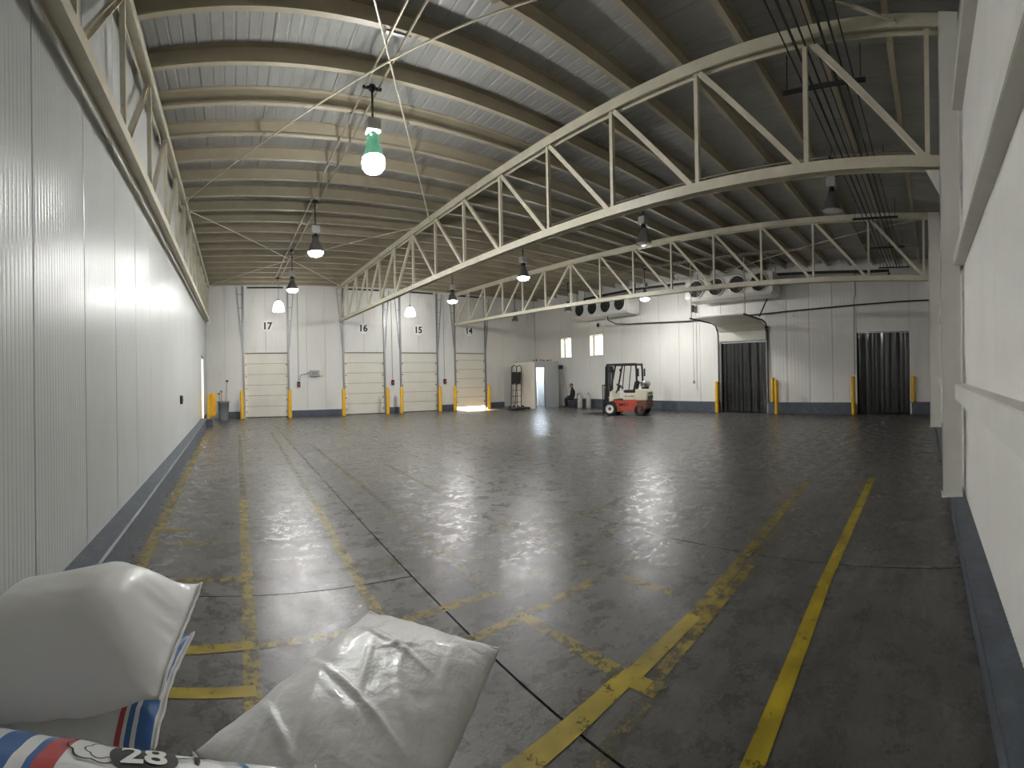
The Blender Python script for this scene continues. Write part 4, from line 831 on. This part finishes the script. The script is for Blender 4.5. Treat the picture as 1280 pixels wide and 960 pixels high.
# ================================================================ SACKS
def sack(name, c, up, dn, m, label, wr=0.012, seed=0, nu=56, nv=40, group='woven plastic sacks', prow=0.05, sharp=0, creases=()):
    """c: corners (u0v0,u1v0,u1v1,u0v1); a pillow stitched along its rim"""
    c = [Vector(p) for p in c]; nrm = ((c[1] - c[0]).cross(c[3] - c[0])).normalized()
    if nrm.z < 0: nrm = -nrm
    mid = sum(c, Vector()) / 4
    vs = []; uv = []; idx = {}
    def pt(i, j, side):
        u, v = i / nu, j / nv
        p = (c[0] * (1 - u) + c[1] * u) * (1 - v) + (c[3] * (1 - u) + c[2] * u) * v
        a, b = 2 * u - 1, 2 * v - 1
        t = (max(0, 1 - abs(a) ** 2.6) ** 0.62) * (max(0, 1 - abs(b) ** 2.4) ** 0.62)
        if sharp:
            sm = lambda e: (lambda w_: min(w_, 1) - 0.12 * max(0, 1 - abs(w_ - 1) / 0.35) ** 2 if w_ > 0 else 0)((1 - abs(e)) * sharp)
            t = sm(a) * (max(0, 1 - abs(b) ** 2.6) ** 0.6)
        edge = max(abs(a), abs(b)); cor = abs(a) * abs(b)
        p = p + (mid - p) * prow * (1 - cor ** 2) * edge ** 3      # sides pulled in between the corners
        off = (up if side else -dn) * t
        nz_ = noise.noise(Vector((u * 5 + seed, v * 4, side * 3.0))) * 0.6 + noise.noise(Vector((u * 13 + seed, v * 10, 7 + side))) * 0.25
        fold = (1 - abs(noise.noise(Vector((u * 3.1 + v * 4 + seed * 1.7, v * 2.3 - u * 1.5, 3.3 + side)))) * 5)
        off += (nz_ * wr + max(0, fold) * wr * 0.8) * min(1, t * 2.5) * (1 if side else -1)
        if side:
            for (ua, va, ub, vb, amp, wd_) in creases:
                dx_, dy_ = ub - ua, vb - va; L2 = dx_ * dx_ + dy_ * dy_
                k_ = max(0, min(1, ((u - ua) * dx_ + (v - va) * dy_) / L2)); dd = math.hypot(u - ua - k_ * dx_, v - va - k_ * dy_)
                off += amp * math.exp(-(dd / wd_) ** 2) * min(1, 4 * k_ * (1 - k_) + 0.15) * min(1, t * 2)
        rim = noise.noise(Vector((u * 9 + seed, v * 9, 1.7))) * 0.012 * edge ** 6
        return p + nrm * (off + rim)
    faces = []
    for side in (1, 0):
        for j in range(nv + 1):
            for i in range(nu + 1):
                rimv = i in (0, nu) or j in (0, nv)
                key = (i, j, 1 if rimv else side)
                if key not in idx: idx[key] = len(vs); vs.append(pt(i, j, side)); uv.append((i / nu, j / nv))
        for j in range(nv):
            for i in range(nu):
                q = [idx[(a, b, 1 if (a in (0, nu) or b in (0, nv)) else side)] for a, b in ((i, j), (i + 1, j), (i + 1, j + 1), (i, j + 1))]
                faces.append(q if side else q[::-1])
    root = thing(name, label, 'sack', (mid.x, mid.y, min(p.z for p in vs)), group=group)
    me = bpy.data.meshes.new('bag'); me.from_pydata(vs, [], faces); me.materials.append(M[m])
    ul = me.uv_layers.new(name='UVMap')
    for lp in me.loops: ul.data[lp.index].uv = uv[lp.vertex_index]
    for p in me.polygons: p.use_smooth = True
    bm = bmesh.new(); bm.from_mesh(me); bmesh.ops.recalc_face_normals(bm, faces=bm.faces); bm.to_mesh(me); bm.free()
    bag = link('bag', me, root)
    for (i0, i1) in ((0, 3), (1, 2)):      # stitched end seams: a thin folded hem along each short end
        u = 0 if i0 == 0 else nu
        pts = [vs[idx[(u, j, 1)]] + (vs[idx[(u, j, 1)]] - mid).normalized() * 0.004 for j in range(nv + 1)]
        MB().tube(pts, [0.002] + [0.0055] * (nv - 1) + [0.002], 6).build('end_seam', 'sack', root)
    return root, bag, BVHTree.FromPolygons([tuple(v) for v in vs], faces)
CA = [(-0.93, 1.06, 0.62), (-0.214, 1.20, 0.80), (-0.128, 1.687, 0.90), (-0.90, 1.66, 0.66)]
sack('sack', CA, 0.25, 0.05, 'sack', 'plump plain white sack on top of the pile against the ribbed wall', 0.004, 3, prow=0.02, sharp=2.2)
CA2 = [(-0.95, 1.18, 0.44), (-0.245, 1.28, 0.60), (-0.165, 1.72, 0.70), (-0.93, 1.70, 0.48)]
sack('sack', CA2, 0.09, 0.07, 'sack_end', 'sack with blue and red end stripes squeezed under the plump white one', 0.006, 9)
CB = [(-0.80, 0.40, 0.725), (0.15, 0.40, 0.835), (0.16, 0.95, 0.83), (-0.80, 0.95, 0.725)]
_, bagB, bvhB = sack('sack', CB, 0.205, 0.08, 'sack_band', 'printed sack with blue and red bands and a black 28', 0.006, 5)
CC = [(-0.126, 1.26, 0.62), (0.274, 0.87, 0.56), (0.955, 1.44, 0.60), (0.555, 1.83, 0.66)]
CC = [CC[0], CC[3], CC[2], CC[1]]
sack('sack', CC, 0.125, 0.06, 'sack_crinkle', 'crinkled flat white sack lying across the aisle side of the pile', 0.005, 12, 84, 60, prow=-0.01,
     creases=((0.80, 0.05, 0.62, 0.75, 0.012, 0.012), (0.52, 0.0, 0.30, 0.85, 0.014, 0.014), (0.50, 0.1, 0.36, 0.55, -0.012, 0.02), (0.72, 0.3, 0.40, 0.50, 0.007, 0.012), (0.25, 0.05, 0.10, 0.5, 0.010, 0.015), (0.62, 0.35, 0.75, 0.6, 0.007, 0.01)))
# lower courses of the pile and its pallets
def lower(cs, z, lab, sd, dx=0.0, dy=0.0, k=0.72, t=0.08):
    m_ = sum((Vector(p) for p in cs), Vector()) / 4
    sack('sack', [((p[0] - m_.x) * k + m_.x + dx, (p[1] - m_.y) * k + m_.y + dy, z) for p in cs], t, t, 'sack', lab, 0.005, sd, 28, 20)
lower(CC, 0.465, 'white sack directly below the crinkled sack', 21, -0.10, -0.07, 0.66, t=0.062); lower(CC, 0.335, 'middle white sack in the stack under the crinkled one', 22, -0.10, -0.07, 0.66, t=0.062); lower(CC, 0.205, 'lowest white sack under the crinkled sack, on the pallet', 27, -0.10, -0.07, 0.66, t=0.062)
lower(CB, 0.575, 'white sack directly below the printed sack', 23, -0.14, -0.05, 0.62); lower(CB, 0.40, 'middle white sack in the stack under the printed one', 24, -0.14, -0.05, 0.62); lower(CB, 0.225, 'lowest white sack under the printed sack, on the pallet', 28, -0.14, -0.05, 0.62)
lower(CA2, 0.375, 'white sack below the striped sack, by the ribbed wall', 25, -0.02, 0.04, 0.74, 0.075); lower(CA2, 0.22, 'lowest white sack by the ribbed wall, on the pallet', 26, -0.02, 0.04, 0.74, 0.07)
def pallet(cx, cy, rz, lx, ly, label):
    root = thing('pallet', label, 'pallet', (cx, cy, 0), rz, 'wooden pallets under the sacks')
    for i in range(5):
        yv = -ly / 2 + 0.05 + (ly - 0.1) * i / 4; local(MB().box(-lx / 2, lx / 2, yv - 0.045, yv + 0.045, 0.12, 0.14).build('deck_board', 'pallet'), root)
    for i in range(3):
        xv = -lx / 2 + 0.05 + (lx - 0.1) * i / 2; local(MB().box(xv - 0.05, xv + 0.05, -ly / 2, ly / 2, 0.02, 0.12).build('bearer', 'pallet'), root); local(MB().box(xv - 0.05, xv + 0.05, -ly / 2, ly / 2, 0.0, 0.02).build('base_board', 'pallet'), root)
pallet(-0.58, 1.50, 0, 0.60, 0.46, 'wooden pallet under the sacks by the ribbed wall')
pallet(0.35, 1.29, 0.70, 0.62, 0.36, 'wooden pallet under the crinkled sack')
pallet(-0.44, 0.63, 0, 0.66, 0.42, 'wooden pallet under the printed sack')
# print on the banded sack, draped on its surface
def drape(me, cx, cy, rot, name, m):
    ca, sa = math.cos(rot), math.sin(rot)
    bm = bmesh.new(); bm.from_mesh(me); bmesh.ops.triangulate(bm, faces=bm.faces); bmesh.ops.subdivide_edges(bm, edges=[e for e in bm.edges if e.calc_length() > 0.02], cuts=1)
    for v in bm.verts:
        x, y = cx + v.co.x * ca - v.co.y * sa, cy + v.co.x * sa + v.co.y * ca
        h = bvhB.ray_cast(Vector((x, y, 3)), Vector((0, 0, -1)))
        z = h[0].z if h[0] else 0.7
        v.co = (x, y, z + 0.0025)
    bm.to_mesh(me); bm.free(); me.materials.clear(); me.materials.append(M[m])
    o = bpy.data.objects.new(name, me); COL.objects.link(o); o.parent = bagB; o.matrix_parent_inverse = Matrix.Identity(4)
    return o
def ring_mesh(a, b, w, n=40, lob=0, la=0.0):
    vs = []
    for k in range(n):
        t = 6.28318 * k / n; q = 1 + la * abs(math.sin(lob * t / 2))
        vs += [(a * q * math.cos(t), b * q * math.sin(t), 0), ((a * q + w) * math.cos(t), (b * q + w) * math.sin(t), 0)]
    me = bpy.data.meshes.new('r'); me.from_pydata(vs, [], [(2 * k, 2 * k + 1, (2 * k + 3) % (2 * n), (2 * k + 2) % (2 * n)) for k in range(n)]); return me
def disc_mesh(a, b, n=36):
    vs = [(0, 0, 0)]
    for rr in (0.35, 0.7, 1.0): vs += [(a * rr * math.cos(6.28318 * k / n), b * rr * math.sin(6.28318 * k / n), 0) for k in range(n)]
    fs = [(0, 1 + k, 1 + (k + 1) % n) for k in range(n)]
    for r_ in (0, 1): fs += [(1 + r_ * n + k, 1 + (r_ + 1) * n + k, 1 + (r_ + 1) * n + (k + 1) % n, 1 + r_ * n + (k + 1) % n) for k in range(n)]
    me = bpy.data.meshes.new('d'); me.from_pydata(vs, [], fs); return me
PX, PYY, PR = -0.17, 0.80, 0.2
drape(disc_mesh(0.062, 0.055), PX, PYY, PR, 'print_disc', 'ink')
t28 = text_mesh('28', 0.085, 0.0, 0.002); o = drape(t28, PX, PYY, PR, 'print_number', 'sign'); o.location = (0, 0, 0.002)
drape(ring_mesh(0.052, 0.05, 0.0035, 48, 7, 0.18), PX - 0.085, PYY + 0.012, PR, 'print_emblem', 'ink'); drape(ring_mesh(0.026, 0.022, 0.003, 30, 5, 0.25), PX - 0.075, PYY - 0.005, PR, 'print_emblem', 'ink')
drape(text_mesh('P', 0.05, 0.0, 0.002), PX + 0.10, PYY + 0.035, PR, 'print_letter', 'ink')
def strip(pts, w):
    vs = []; n = len(pts)
    for i, p in enumerate(pts):
        p = Vector((*p, 0)); d = (Vector((*pts[min(i + 1, n - 1)], 0)) - Vector((*pts[max(i - 1, 0)], 0))).normalized(); q = Vector((-d.y, d.x, 0)) * w / 2; vs += [p - q, p + q]
    me = bpy.data.meshes.new('s'); me.from_pydata([tuple(v) for v in vs], [], [(2 * i, 2 * i + 1, 2 * i + 3, 2 * i + 2) for i in range(n - 1)]); return me
drape(strip([(-0.16 + 0.02 * i, 0.80 + 0.008 * i) for i in range(8)], 0.004), 0, 0, 0, 'print_line', 'ink')
blue = mat('blue_print', (0.05, 0.25, 0.45), 0.5); M['blue'] = blue
drape(strip([(0.0 + 0.012 * i, 0.87 - 0.02 * i) for i in range(7)], 0.014), 0, 0, 0, 'print_stripe', 'blue')
